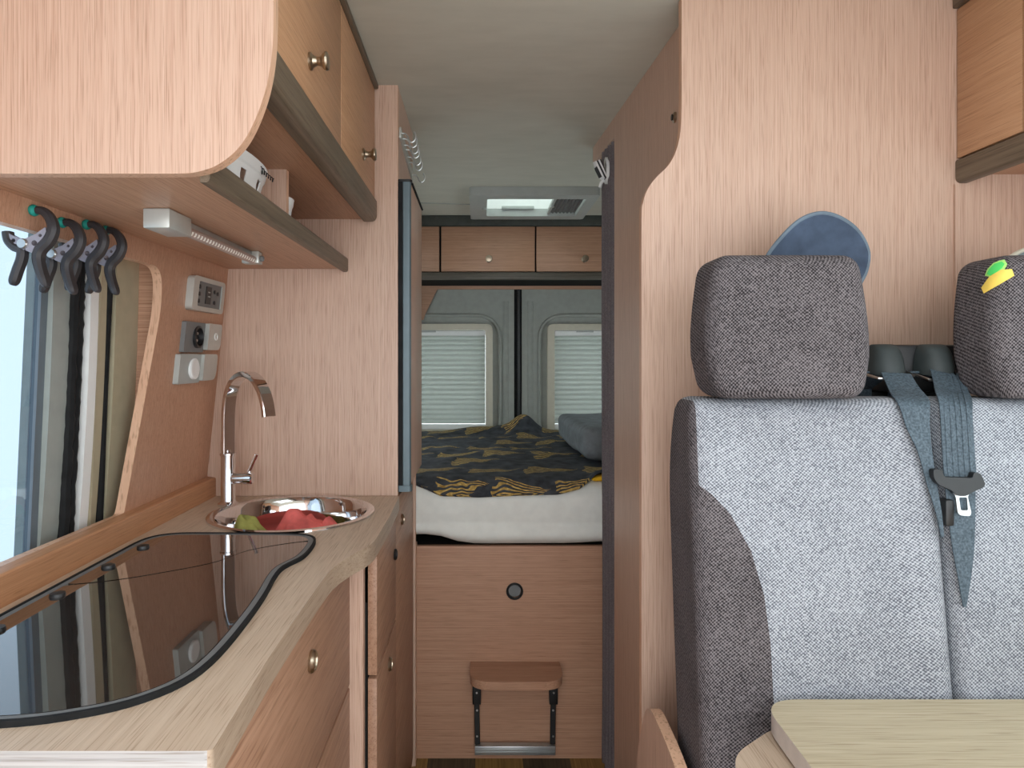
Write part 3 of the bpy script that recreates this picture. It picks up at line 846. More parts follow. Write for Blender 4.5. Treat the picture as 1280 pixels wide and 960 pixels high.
bm = B(); tube(bm, [(fx + 0.048, fy - 0.004, 0.975), (fx + 0.056, fy - 0.006, 0.99), (fx + 0.071, fy - 0.010, 1.022)], [0.004, 0.004, 0.0045], 12); obj('lever', bm, 'chrome', lv)

# ------------------------------------------------------------------ base cabinets
t = thing('base_cabinet', 'wooden base cabinet with drawer front under the hob', 'cabinet', (-0.45, 1.0, 0.0))
bm = B(); box(bm, (-0.66, 0.645, 0.06), (-0.271, 1.318, 0.8635)); obj('carcass', bm, 'wood_z', t)
bm = B(); box(bm, (-0.66, 0.645, 0.0005), (-0.30, 1.318, 0.06)); obj('plinth', bm, 'dark_in', t)
bm = B(); box(bm, (-0.270, 0.650, 0.618), (-0.252, 1.316, 0.858), 0.0015); dr = obj('drawer_front', bm, 'wood_low', t)
bm = B(); disc_knob(bm, -0.252, 1.010, 0.799); obj('knob', bm, 'nickel', dr)
bm = B(); box(bm, (-0.270, 0.650, 0.062), (-0.252, 1.316, 0.611), 0.0015); obj('door', bm, 'wood_low', t)

t = thing('drawer_cabinet', 'narrow two-door wooden cabinet under the sink, next to the hob cabinet', 'cabinet', (-0.45, 1.49, 0.0))
bm = B(); box(bm, (-0.65, 1.345, 0.06), (-0.2225, 1.640, 0.765)); obj('carcass', bm, 'dark_in', t)
bm = B(); box(bm, (-0.65, 1.345, 0.0005), (-0.25, 1.640, 0.06)); obj('plinth', bm, 'dark_in', t)
bm = B(); box(bm, (-0.66, 1.320, 0.0005), (-0.2265, 1.340, 0.8635)); obj('end_stile', bm, 'wood_z', t, label='pale upright end board')
bm = B(); box(bm, (-0.221, 1.340, 0.624), (-0.203, 1.640, 0.860), 0.001); dr = obj('door', bm, ['wood_low'], t)
bm = B(); disc_knob(bm, -0.203, 1.613, 0.783, 0.8); obj('knob', bm, 'black', dr, label='black push knob')
bm = B(); box(bm, (-0.221, 1.340, 0.062), (-0.203, 1.640, 0.617), 0.001); dr = obj('door', bm, ['wood_low'], t)
bm = B(); disc_knob(bm, -0.203, 1.515, 0.567, 0.9); obj('knob', bm, 'nickel', dr)

# tall unit with fridge
t = thing('tall_cabinet', 'tall wooden fridge cabinet closing off the far end of the worktop', 'cabinet', (-0.43, 1.90, 0.0))
bm = B(); plate(bm, [(wl(0.0), 0.0005), (-0.225, 0.0005), (-0.225, 0.8635), (wl(0.8635), 0.8635)], [], XZ, 1.742, 1.756); obj('inner_side', bm, 'wood_z', t)
bm = B(); plate(bm, [(wl(0.9005), 0.9005), (-0.208, 0.9005), (-0.208, 1.9395), (wl(1.9395), 1.9395)], [], XZ, 1.7205, 1.740, 1); obj('side_panel', bm, ['wood_z', 'wood_edge'], t)
bm = B(); plate(bm, [(wl(0.0), 0.0005), (-0.197, 0.0005), (-0.197, 0.90), (-0.208, 0.90), (-0.208, 1.9395), (wl(1.9395), 1.9395)], [], XZ, 2.078, 2.094, 1); obj('rear_side_panel', bm, ['wood_z', 'wood_edge'], t)
bm = B(); box(bm, (-0.224, 1.645, 0.03), (-0.204, 2.077, 0.8995), 0.001)
bm2 = bm; dr = obj('lower_front', bm2, 'wood_low', t)
bm = B(); disc_knob(bm, -0.204, 1.765, 0.83, 0.85); obj('lock_knob', bm, 'nickel', dr)
bm = B(); box(bm, (-0.226, 1.741, 1.708), (-0.208, 2.077, 1.9395)); obj('upper_front', bm, 'wood_z', t)
bm = B(); plate(bm, [(wl(1.70), 1.700), (-0.226, 1.700), (-0.226, 1.7075), (wl(1.7075), 1.7075)], [], XZ, 1.741, 2.077); obj('fridge_top_board', bm, 'wood_y', t)

t = thing('refrigerator', 'tall refrigerator with grey edge profile and wooden front facing the aisle', 'refrigerator', (-0.42, 1.90, 0.901))
bm = B(); box(bm, (-0.62, 1.745, 0.901), (-0.212, 2.074, 1.698)); obj('body', bm, 'dark_in', t)
bm = B(); plate(bm, fillet(rect(-0.196, -0.176, 1.724, 1.742), [0.002, 0.006, 0, 0]), [], XY, 0.926, 1.696); obj('edge_profile', bm, 'fridge', t)
bm = B(); plate(bm, rect(-0.2075, -0.1965, 1.7245, 2.05), [], XY, 0.922, 1.697); obj('door_gasket', bm, 'blackm', t)
bm = B(); box(bm, (-0.196, 1.7425, 0.928), (-0.176, 2.05, 1.694), 0.001); obj('door_panel', bm, 'wood_z', t)
bm = B(); plate(bm, fillet(rect(-0.2075, -0.173, 1.722, 1.744), [0.004, 0.01, 0.004, 0]), [], XY, 1.6965, 1.702); obj('top_cap', bm, 'black', t)
bm = B(); plate(bm, fillet(rect(-0.2075, -0.173, 1.722, 1.744), [0.004, 0.01, 0.004, 0]), [], XY, 0.910, 0.9255); obj('bottom_cap', bm, 'fridge', t)
bm = B(); tube(bm, [(-0.174, 1.745, 1.696), (-0.174, 2.05, 1.696)], 0.003, 8); obj('top_edge_trim', bm, 'blackm', t)

t = thing('hook_rail', 'rail of curved metal coat hooks above the refrigerator', 'hook rail', (-0.208, 1.90, 1.80))
bm = B(); plate(bm, fillet([(1.75, 1.815), (2.07, 1.785), (2.07, 1.812), (1.75, 1.845)], 0.006), [], YZ, -0.2078, -0.203); obj('rail', bm, 'silver', t)
for i, y in enumerate((1.762, 1.795, 1.835, 1.865, 1.915, 1.955, 2.05)):
    h_ = 0.036 - 0.030 * (y - 1.762) / 0.29
    pr = [(-0.203, 1.795 + h_), (-0.194, 1.794 + h_), (-0.188, 1.788 + h_), (-0.183, 1.776 + h_), (-0.175, 1.772 + h_), (-0.168, 1.779 + h_), (-0.167, 1.791 + h_), (-0.171, 1.799 + h_)]
    bm = B(); tube(bm, [(a, y, b) for a, b in [tuple(p) for p in spline(pr, 5)]], 0.0022, 8); obj('hook', bm, 'alu', t)

# ------------------------------------------------------------------ bed end
t = thing('bed_base', 'wooden bed end panel facing the aisle below the white mattress', 'bed base', (0.1, 2.13, 0.0))
bm = B(); plate(bm, rect(-0.197, 0.46, 0.0005, 0.662), [circle(0.108, 0.522, 0.020, 28)], XZ, 2.120, 2.138); obj('front_panel', bm, 'wood_x', t)
bm = B(); box(bm, (-0.205, 2.108, 0.0005), (-0.1975, 2.138, 0.672)); obj('corner_strip', bm, 'wood_edge', t)
bm = B(); lathe(bm, [(0.020, 0.016), (0.020, -0.003), (0.0235, -0.006), (0.0265, -0.004), (0.0265, -0.0001), (0.021, -0.0001), (0.021, 0.016)], (0.108, 2.120, 0.522), 'Y', 32, True); r_ = obj('port_ring', bm, 'black', t)
bm = B(); lathe(bm, [(0.0001, 0.004), (0.019, 0.004), (0.019, 0.008), (0.0001, 0.008)], (0.108, 2.120, 0.522), 'Y', 28); obj('port_cap', bm, 'mid_grey', r_)
bm = B(); box(bm, (-0.66, 2.138, 0.635), (1.07, 3.60, 0.660)); obj('platform', bm, 'dark_in', t)  # wooden platform coloured near black to paint in the shade under the mattress

t = thing('folding_step', 'small fold-out wooden step on black brackets at the bed end', 'step', (0.108, 2.05, 0.04))
bm = B(); plate(bm, fillet(rect(-0.030, 0.247, 1.988, 2.1195), [0.07, 0.07, 0, 0], 10), [], XY, 0.277, 0.302); bx = obj('tread', bm, 'wood_x', t)
for x in (-0.010, 0.226):
    s = -1 if x < 0.1 else 1
    bm = B(); box(bm, (x - 0.013, 2.085, 0.185), (x + 0.013, 2.108, 0.2765), 0.002); br = obj('bracket', bm, 'black', t)
    bm = B(); sweep(bm, [(x, 2.098, 0.19), (x - 0.002 * s, 2.098, 0.06)], (1, 0, 0), 0.008, 0.006); br2 = obj('leg', bm, 'black', t)
    for z in (0.085, 0.165):
        bm = B(); lathe(bm, [(0.0001, -0.0075), (0.003, -0.0075), (0.003, 0), (0.0001, 0)], (x - 0.001 * s, 2.098, z), 'Y', 10); obj('bolt', bm, 'steel', br2)
    bm = B(); lathe(bm, [(0.0001, -0.0015), (0.003, -0.0015), (0.003, 0), (0.0001, 0)], (x, 2.085, 0.222), 'Y', 10); obj('screw', bm, 'steel', br)
bm = B(); box(bm, (-0.016, 2.088, 0.028), (0.232, 2.112, 0.056), 0.002)
for z in (0.037, 0.044): box(bm, (-0.014, 2.0868, z), (0.230, 2.088, z + 0.003))
obj('foot_rail', bm, 'alu', t, label='ribbed aluminium foot rail')
bm = B(); box(bm, (0.094, 2.03, 0.270), (0.118, 2.05, 0.2768), 0.001); obj('catch', bm, 'steel', t)

def mat_def(q):
    x, y, z = q
    if y < 2.45:
        k = max(0.0, min(1.0, (2.45 - y) / 0.30))
        zb = 0.696 if x < -0.16 else (0.664 if x > -0.03 else 0.696 - 0.032 * (0.5 - 0.5 * math.cos(PI * (x + 0.16) / 0.13)))
        if x > 0.28: zb += 0.007 * min(1, (x - 0.28) / 0.1)
        w = max(0.0, (0.865 - z) / 0.195)
        z = z + (zb - 0.670) * w * k
        y = y + k * (-0.010 * math.sin(PI * min(1, max(0, (z - 0.735) / 0.10))) - 0.014 * math.sin(PI * min(1, max(0, (0.735 - z) / 0.07))))
        y += k * 0.004 * noise.noise(Vector((x * 9, z * 14, 1)))
    return (x, y, z)
bm = B(); rbox(bm, (-0.655, 2.108, 0.670), (1.065, 3.575, 0.862), 0.045, 44, mat_def)
bm.verts.ensure_lookup_table()
tag(obj('mattress', bm, 'sheet', None, 60, None, (0.2, 2.85, 0.66)), 'thick white-sheeted mattress under the dark quilt', 'mattress')

def front_edge(x):
    pts = [(-0.62, 2.14, .868), (-0.21, 2.125, .860), (-0.17, 2.102, .850), (-0.12, 2.083, .830), (0.0, 2.082, .826), (0.12, 2.083, .832), (0.24, 2.084, .835), (0.31, 2.092, .853), (0.36, 2.13, .885), (0.45, 2.20, .89), (0.80, 2.25, .88)]
    for a, b in zip(pts, pts[1:]):
        if x <= b[0]:
            k = (x - a[0]) / (b[0] - a[0]); k = max(0, min(1, k))
            return a[1] + (b[1] - a[1]) * k, a[2] + (b[2] - a[2]) * k
    return pts[-1][1], pts[-1][2]
bm = B()
def quilt(u, v):
    x = -0.62 + 1.28 * u
    ye, ze = front_edge(x)
    top = 0.872
    y1 = 3.50 + 0.04 * math.sin(x * 7)
    y = ye + (y1 - ye) * v
    bl = min(1.0, v / 0.05)
    z = ze + (top - ze) * (math.sin(bl * PI / 2))
    if v > 0.03:
        k = min(1, (v - 0.03) / 0.1)
        z += k * (0.010 * noise.noise(Vector((x * 7, y * 4, 3))) + 0.007 * noise.noise(Vector((x * 17, y * 11, 8))) + 0.007 * (0.5 + 0.5 * math.sin(y * 21 + 2.5 * noise.noise(Vector((x * 3, y * 2, 0))))))
    z += 0.075 * math.exp(-((x - 0.215) / 0.085) ** 2 - ((y - 3.40) / 0.10) ** 2)
    z += 0.03 * math.exp(-((x - 0.02) / 0.16) ** 2 - ((y - 3.44) / 0.08) ** 2)
    if x > 0.30: z += 0.012 * min(1, (x - 0.30) / 0.1) * (1 - min(1, v / 0.3))
    return (x, y, max(z, 0.866) if v > 0.06 else z)
sheet(bm, 90, 110, quilt, 0.008)
tag(obj('quilt', bm, 'quilt', None, 60, None, (0.0, 2.8, 0.865)), 'black quilt with gold fan pattern spread over the mattress', 'quilt')
bm = B(); rbox(bm, (0.350, 2.119, 0.8635), (0.56, 2.30, 0.880), 0.007, 10, lambda q: (q[0], q[1] + 0.03 * max(0, (0.42 - q[0])) * 0, q[2] - 0.012 * max(0, min(1, (0.40 - q[0]) / 0.08)) * max(0, min(1, (q[2] - 0.866) / 0.02))))
tag(obj('folded_cloth', bm, 'yellow', None, 60, None, (0.45, 2.2, 0.865)), 'yellow fabric showing between quilt and mattress beside the curtain', 'cloth')
def cus(q):
    x, y, z = q
    return (x + 0.02 * (1 - (z - 0.88) / 0.2) * 0.5 + (0.012 if y < 2.6 else 0), y - 0.03 * (0.98 - z), z + 0.006 * noise.noise(Vector((x * 8, y * 8, z * 8))))
bm = B(); rbox(bm, (0.338, 2.36, 0.889), (0.86, 3.02, 1.006), 0.035, 20, cus)
tag(obj('cushion', bm, 'cushion', None, 60, None, (0.6, 2.8, 0.88)), 'grey block cushion lying on the quilt beside the dark curtain', 'cushion')

# rear overhead locker
t = thing('rear_locker', 'wooden locker across the van above the rear doors', 'cabinet', (0.2, 3.45, 1.63))
bm = B(); box(bm, (-0.60, 3.322, 1.630), (1.085, 3.60, 1.915)); obj('carcass', bm, 'dark_in', t)
for (a, b, kx) in ((-0.598, -0.198, -0.4), (-0.188, 0.266, 0.043), (0.274, 0.735, 0.507), (0.743, 1.08, 0.95)):
    bm = B(); box(bm, (a, 3.300, 1.668), (b, 3.3215, 1.886), 0.0015); dr = obj('door', bm, 'wood_x', t)
    bm = B(); spool_knob(bm, kx, 3.300, 1.727, 'Y', -1, 1.15); obj('knob', bm, 'nickel', dr)
bm = B(); box(bm, (-0.60, 3.292, 1.628), (1.085, 3.3215, 1.664), 0.006); obj('lower_rail', bm, 'wood_darkx', t, label='dark lower rail')
bm = B(); box(bm, (-0.60, 3.292, 1.889), (1.085, 3.3215, 1.9395), 0.004); obj('upper_rail', bm, 'felt_dark', t, label='dark upper rail at the ceiling')
bm = B(); box(bm, (-0.64, 3.602, 1.612), (1.085, 3.618, 1.66), 0.002); struct('trim_10', bm, 'wood_x')
bm = B(); plate(bm, fillet([(-0.66, 1.675), (-0.16, 1.675), (-0.19, 1.655), (-0.225, 1.62), (-0.30, 1.47), (-0.33, 1.40), (-0.66, 1.40)], [0, 0.01, 0.03, 0.05, 0.05, 0, 0]), [], XZ, 3.600, 3.6015)
plate(bm, fillet([(-0.66, 1.64), (-0.19, 1.64), (-0.225, 1.615), (-0.29, 1.48), (-0.30, 1.45), (-0.66, 1.45)], [0, 0.03, 0.04, 0.05, 0, 0]), [], XZ, 3.6015, 3.612)
struct('trim_11', bm, 'wood_x')

# roof hatch
t = thing('roof_hatch', 'grey framed roof hatch with milky dome above the bed', 'roof hatch', (0.22, 2.98, CEIL))
bm = B(); plate(bm, fillet(rect(-0.044, 0.486, 2.742, 3.225), 0.02), [fillet(rect(0.030, 0.442, 2.812, 3.150), 0.012)], XY, 1.905, CEIL - 0.0004); obj('frame', bm, 'grey_pl', t)
bm = B(); plate(bm, fillet(rect(0.019, 0.451, 2.801, 3.159), 0.03), [fillet(rect(0.030, 0.440, 2.812, 3.150), 0.02)], XY, CEIL, 2.05); obj('shaft', bm, 'white', t)
bm = B(); rbox(bm, (-0.02, 2.77, 2.051), (0.49, 3.19, 2.085), 0.015, 10); obj('dome', bm, 'dome', t)
bm = B(); n = 14
sheet(bm, n, 1, lambda u, v: (0.320 + 0.118 * u, 2.814 + 0.334 * v, 1.922 + (0.004 if round(u * n) % 2 else -0.004)), 0.0015); obj('insect_screen', bm, 'mid_grey', t, 0)
bm = B(); box(bm, (0.310, 2.813, 1.914), (0.322, 3.149, 1.932), 0.002); obj('screen_bar', bm, 'grey_pl', t)
for x, y in ((0.02, 2.98), (0.316, 2.98)):
    bm = B(); lathe(bm, [(0.0001, -0.006), (0.010, -0.006), (0.010, 0), (0.0001, 0)], (x, y, 1.9045 if x < 0.1 else 1.914), 'Z', 14); obj('catch', bm, 'grey_pl', t)
for y in (3.135,):
    bm = B(); box(bm, (0.10, y, 1.935), (0.25, 3.1495, 1.95), 0.003); obj('latch_bar', bm, 'grey_pl', t)

# ------------------------------------------------------------------ washroom block on the right
t = thing('washroom_block', 'tall wooden washroom partition with S-curved edge behind the bench', 'partition', (0.7, 1.7, 0.0))
k = 1.30 / 850
ed = [(852, 447 - 0.6895 / k), (852, 120), (851, 160), (846, 186), (836, 206), (821, 221), (810, 236), (804, 253), (802, 276), (802, 420)]
S_ = [((x - 600) * k, 1.25 + (447 - y) * k) for x, y in ed]
S_ = [S_[0]] + [tuple(p) for p in spline(S_[1:], 6)]
poly = S_ + [(S_[-1][0], 0.0005), (1.089, 0.0005), (1.089, 1.9395)]
bm = B(); plate(bm, poly, [], XZ, 1.300, 1.319, 1); obj('front_panel', bm, ['wood_z', 'wood_edge'], t, 25)
def aw(y): return 0.4136 - 0.0513 * (y - 1.406)
bm = B(); plate(bm, [(1.3195, 0.0005), (1.952, 0.0005), (1.952, 1.884), (2.235, 1.884), (2.235, 1.9395), (1.3195, 1.9395)], [], lambda u, v, tt: (aw(u) + tt, u, v), 0.0, 0.02); ap = obj('aisle_panel', bm, 'wood_z', t)
bm = B(); lathe(bm, [(0.0001, 0), (0.0115, 0), (0.0115, -0.004), (0.008, -0.006), (0.0001, -0.005)], (aw(1.435), 1.435, 1.757), 'X', 24); lk = obj('push_lock', bm, 'nickel', ap)
bm = B(); lathe(bm, [(0.0001, 0), (0.0065, 0), (0.0065, -0.003), (0.0001, -0.003)], (aw(1.435) - 0.005, 1.435, 1.757), 'X', 20); obj('lock_button', bm, 'black', lk)
bm = B(); box(bm, (0.905, 1.294, 0.3), (0.909, 1.2995, 1.58)); obj('joint_strip', bm, 'wood_z', t)

bm = B(); n = 60
cut_n = 15
def cur(u, v):
    y = 1.958 + 0.148 * u
    x = 0.392 - 0.014 * u + 0.0055 * math.sin(u * 2 * PI * 4.5) 
    z = 0.012 + 1.866 * v
    return (x + 0.003 * math.sin(z * 3) * (1 - v), y, z)
sheet(bm, n, 24, cur, 0.002)
tag(obj('curtain', bm, 'curtain', None, 60, None, (0.39, 2.03, 0.01)), 'dark grey woven curtain gathered upright beside the bed opening', 'curtain')
t = thing('curtain_holder', 'white oval holder with striped band on the curtain top', 'curtain holder', (0.37, 2.03, 1.79))
bm = B(); plate(bm, [(2.030 + 0.024 * math.cos(2 * PI * i / 28), 1.808 + 0.040 * math.sin(2 * PI * i / 28)) for i in range(28)], [], YZ, 0.3735, 0.3820)
obj('plate', bm, 'white', t)
bm = B(); sweep(bm, [(0.374, 2.03, 1.782), (0.366, 2.03, 1.792), (0.356, 2.025, 1.812), (0.347, 2.02, 1.835)], (0, 1, 0), 0.020, [0.004, 0.008, 0.010, 0.009]); obj('band', bm, 'stripe', t, label='black and white striped band')
bm = B(); tube(bm, [(0.374, 2.03, 1.785), (0.362, 2.03, 1.772), (0.358, 2.03, 1.758)], 0.005, 8); obj('stem', bm, 'white', t)

# ------------------------------------------------------------------ bench seats
FR = lambda z: 1.045 - (1.185 - z) * 0.125              # reclining front plane of the backrests
mask = [(0.55, 0.107), (0.70, 0.107), (0.826, 0.107), (0.895, 0.101), (0.96, 0.0845), (1.014, 0.055), (1.0445, 0.0267), (1.057, 0.009), (1.25, 0.009)]
zr = 0.0
mk = [(z - zr, x) for z, x in mask]
LA, LB, DA, DB = (176, 180, 186), (86, 90, 98), (118, 112, 114), (36, 33, 35)
M['seat_l'] = weave('light_grey_seat_weave', LA, LB, 0.0056, (mk, 1, DA, DB))
M['seat_r'] = weave('light_grey_seat_weave_mirrored', LA, LB, 0.0056, (mk, -1, DA, DB))
M['seat_dark'] = weave('charcoal_seat_weave', DA, DB, 0.0056)

bench = thing('bench', 'double grey upholstered bench with two headrests behind the dinette table', 'bench', (0.322, 0.90, 0.0))
def seat(x0, hx0, hx1, label, mat, side):
    x1 = x0 + 0.374
    t = bench
    def rec(q):
        x, y, z = q
        u = (x - x0) / 0.374 * 2 - 1
        y2 = y - (1.185 - z) * 0.125
        if y < 1.09: y2 -= 0.006 * math.exp(-((abs(u) - 0.86) / 0.2) ** 2) - 0.004 * (1 - u * u)
        if y > 1.09 and z > 0.98: y2 -= 0.075 * ((z - 0.98) / 0.207) ** 2.4 * (y - 1.09) / 0.105
        return (x, y2, z)
    bm = B(); rbox(bm, (x0, 1.045, 0.44), (x1, 1.195, 1.187), 0.022, 26, rec); bk = obj('backrest', bm, mat, t, 60, label)
    bm = B(); rbox(bm, (x0, 0.50, 0.302), (x1, 0.948, 0.455), 0.035, 14); obj('seat_cushion', bm, 'seat_dark', t, 60)
    hc = (hx0 + hx1) / 2
    def hd(q):
        x, y, z = q
        v = (z - 1.19) / 0.208
        w = 1.0 - 0.115 * max(0, v - 0.45) ** 1.5 / 0.41 - 0.10 * max(0, 0.30 - v) / 0.30
        x = hc + (x - hc) * w
        y = y - 0.006 * (1 - ((x - hc) / 0.12) ** 2) + 0.012 * v
        return (x, y, z)
    bm = B(); rbox(bm, (hx0, 1.000, 1.1885), (hx1, 1.108, 1.405), 0.024, 26, hd); h = obj('headrest', bm, 'seat_dark', t, 60, 'charcoal woven headrest')
    for dx in (-0.06, 0.06):
        bm = B(); tube(bm, [(hc + dx, 1.085, 1.15), (hc + dx, 1.075, 1.22)], 0.006, 10); obj('headrest_post', bm, 'steel', t)
    # stitched seam down the outer front corner
    xs = x0 + 0.014 if side > 0 else x1 - 0.014
    bm = B(); tube(bm, [(xs, FR(z) + 0.004, z) for z in [0.50 + 0.03 * i for i in range(22)]], 0.0022, 6); obj('piping', bm, 'seat_dark', bk)
    return t, h
sl, hl = seat(0.322, 0.338, 0.585, 'light grey woven backrest with charcoal inset at the aisle', 'seat_l', 1)
sr, hr = seat(0.700, 0.763, 1.005, 'light grey woven right backrest', 'seat_r', -1)

t = bench
bm = B(); box(bm, (0.325, 0.52, 0.0005), (1.075, 1.27, 0.300)); obj('base_box', bm, 'wood_z', t)
sp = fillet([(0.50, 0.0005), (1.27, 0.0005), (1.27, 0.50), (1.18, 0.656), (0.98, 0.645), (0.62, 0.40), (0.50, 0.36)], [0, 0, 0.1, 0.05, 0.12, 0.1, 0.03], 8)
bm = B(); plate(bm, sp, [], YZ, 0.290, 0.308, 1); obj('side_panel', bm, ['wood_z', 'wood_edge'], t, 25, 'wooden side panel with curved edge')
bm = B(); box(bm, (0.308, 0.60, 0.05), (0.325, 1.2, 0.25)); obj('spacer', bm, 'wood_z', t)
bm = B(); box(bm, (0.66, 1.205, 0.300), (0.86, 1.29, 0.32)); box(bm, (0.695, 1.215, 0.32), (0.865, 1.285, 1.190), 0.004); box(bm, (0.700, 1.160, 1.190), (0.850, 1.285, 1.272), 0.006); obj('belt_tower', bm, 'black', t, label='black seat belt tower between the seats')

# belts
def guide(gx, yb):
    """bell-shaped plastic shoulder guide, open at the back and below"""
    bm = B()
    def f(u, v):
        a = PI * u
        w = 0.0265 * math.cos(v * 1.12) ** 0.8
        return (gx - w * math.cos(a), yb - (0.046 * math.cos(v * 1.30) ** 0.7) * math.sin(a) ** 0.5, 1.2225 + 0.050 * math.sin(v * PI / 2) - 0.004 * math.sin(a) * (1 - v))
    sheet(bm, 24, 12, f, 0.003)
    return bm
belts = 'seat belts of the bench'
t = thing('seat_belt', 'seat belt slanting off the left shoulder guide into the gap between seats', 'seat belt', (0.69, 1.1, 1.0), belts)
bm = guide(0.681, 1.158); obj('shoulder_guide', bm, 'guide', t)
bm = B(); tube(bm, [(0.648, 1.145, 1.222), (0.651, 1.110, 1.216), (0.680, 1.103, 1.214), (0.710, 1.112, 1.221), (0.713, 1.14, 1.226)], 0.0025, 8); obj('wire_loop', bm, 'steel', t)
pth = [(0.680, 1.112, 1.224, 0.022), (0.672, 1.078, 1.201, 0.023), (0.6605, 1.036, 1.180, 0.0235), (0.662, 1.0275, 1.145, 0.018), (0.667, 1.020, 1.110, 0.0110), (0.6735, 1.014, 1.062, 0.0075), (0.6795, 1.008, 1.022, 0.0045), (0.684, 1.006, 0.985, 0.0025)]
sp_ = [tuple(p) for p in spline(pth, 6)]
bm = B(); sweep(bm, [p[:3] for p in sp_], (1, 0.05, 0.12), [p[3] for p in sp_], 0.0012); obj('webbing', bm, 'seatbelt', t)
bm = B(); sweep(bm, [(0.672, 1.142, 1.226), (0.672, 1.205, 1.195), (0.672, 1.21, 1.10)], (1, 0, 0), 0.022, 0.0012); obj('webbing_tail', bm, 'seatbelt', t)

t = thing('seat_belt', 'seat belt hanging from the right shoulder guide with tongue showing', 'seat belt', (0.76, 1.1, 1.0), belts)
bm = guide(0.764, 1.158); obj('shoulder_guide', bm, 'guide', t)
bm = B(); tube(bm, [(0.731, 1.145, 1.222), (0.734, 1.112, 1.214), (0.763, 1.103, 1.212), (0.793, 1.110, 1.220), (0.796, 1.14, 1.226)], 0.0025, 8); obj('wire_loop', bm, 'steel', t)
pth = [(0.763, 1.112, 1.224), (0.747, 1.078, 1.201), (0.724, 1.036, 1.178), (0.7205, 1.026, 1.13), (0.718, 1.0185, 1.085), (0.7165, 1.012, 1.062)]
sp_ = [tuple(p) for p in spline(pth, 6)]
bm = B(); sweep(bm, sp_, (1, 0, -0.06), 0.0245, 0.0012)
for dx in (-0.017, -0.0085, 0.0, 0.0085, 0.017): sweep(bm, [(a + dx, b - 0.0014, c) for a, b, c in sp_], (1, 0, -0.06), 0.0022, 0.0008)
obj('webbing', bm, 'seatbelt', t)
pth = [(0.7155, 1.0135, 1.056, 0.0225), (0.7145, 1.009, 1.015, 0.020), (0.7135, 1.004, 0.965, 0.0155), (0.7115, 0.999, 0.92, 0.0085), (0.7095, 0.996, 0.885, 0.0025)]
sp_ = [tuple(p) for p in spline(pth, 6)]
bm = B(); sweep(bm, [p[:3] for p in sp_], (1, 0, 0.05), [p[3] for p in sp_], 0.0012); obj('lower_webbing', bm, 'seatbelt', t)
bm = B(); sweep(bm, [(0.745, 1.142, 1.226), (0.745, 1.205, 1.195), (0.745, 1.21, 1.10)], (1, 0, 0), 0.022, 0.0012); obj('webbing_tail', bm, 'seatbelt', t)
# tongue
kx = 1.0 / 850
def tp(x, y): return ((x - 600) * kx, 1.25 + (447 - y) * kx)
TY = lambda u, v, tt: (u, 1.010 + (v - 1.06) * 0.12 + tt, v)
bm = B(); plate(bm, fillet([tp(1169, 587), tp(1180, 588), tp(1182, 597), tp(1218, 598), tp(1219, 591), tp(1228, 592), tp(1233, 606), tp(1229, 610), tp(1214, 616), tp(1208, 620), tp(1197, 620), tp(1190, 613), tp(1174, 606), tp(1169, 598)], 0.004, 3), [], TY, -0.009, 0.001); tg = obj('tongue_grip', bm, 'black', t)
bm = B(); plate(bm, fillet([tp(1191, 612), tp(1216, 614), tp(1211, 621), tp(1214, 641), tp(1212, 645), tp(1200, 644), tp(1197, 641), tp(1196, 621)], 0.003, 3), [fillet([tp(1200, 622), tp(1210, 622), tp(1210, 638), tp(1201, 638)], 0.002, 2)], TY, -0.006, -0.003); obj('tongue_blade', bm, 'steel', tg, label='steel belt tongue')
bm = B(); box(bm, (0.688, 1.004, 1.0), (0.702, 1.024, 1.04), 0.004); tag(obj('belt_buckle', bm, 'black', None, 30, None, (0.70, 1.02, 0.985)), 'small black belt buckle half hidden between the two backrests', 'belt buckle')

# caps hung behind the headrests
def cap(dx, dz, mats, label):
    k = 1.155 / 850
    px = [(955, 345), (962, 318), (980, 292), (1000, 273), (1023, 265), (1047, 269), (1072, 283), (1088, 302), (1093, 322), (1084, 348), (1060, 368), (990, 366)]
    out = [tuple(p) for p in spline([((x - 600) * k + dx, 1.25 + (447 - y) * k + dz) for x, y in px], 5, True)]
    cx = sum(p[0] for p in out) / len(out); cz = sum(p[1] for p in out) / len(out)
    t = thing('cap', label, 'cap', (cx, 1.17, cz - 0.06), 'caps behind the headrests')
    def f(u, v, tt): return (u, 1.150 + tt + 2.2 * (u - cx) ** 2, v)
    bm = B(); inner = offset_poly(out, 0.004)
    plate(bm, inner, [], f, 0.0, 0.006); obj('brim', bm, mats[0], t, 40)
    bm = B(); tube(bm, [f(a, b, 0.003) for a, b in offset_poly(out, 0.003)], 0.004, 8, True); obj('brim_piping', bm, mats[1], t)
    bm = B()
    lathe(bm, [(0.0001, 0.0), (0.05, 0.004), (0.07, 0.02), (0.074, 0.05), (0.06, 0.075), (0.0001, 0.082)], (cx, 1.175, cz - 0.045), 'Y', 28)
    obj('crown', bm, mats[0], t, 60)
    return t
cap(0, 0, ['navy', 'navy_pipe'], 'navy blue cap with curved brim up behind the left headrest')
cap(0.365, -0.058, ['grey_cap', 'offwhite'], 'grey cap just showing over the right headrest')

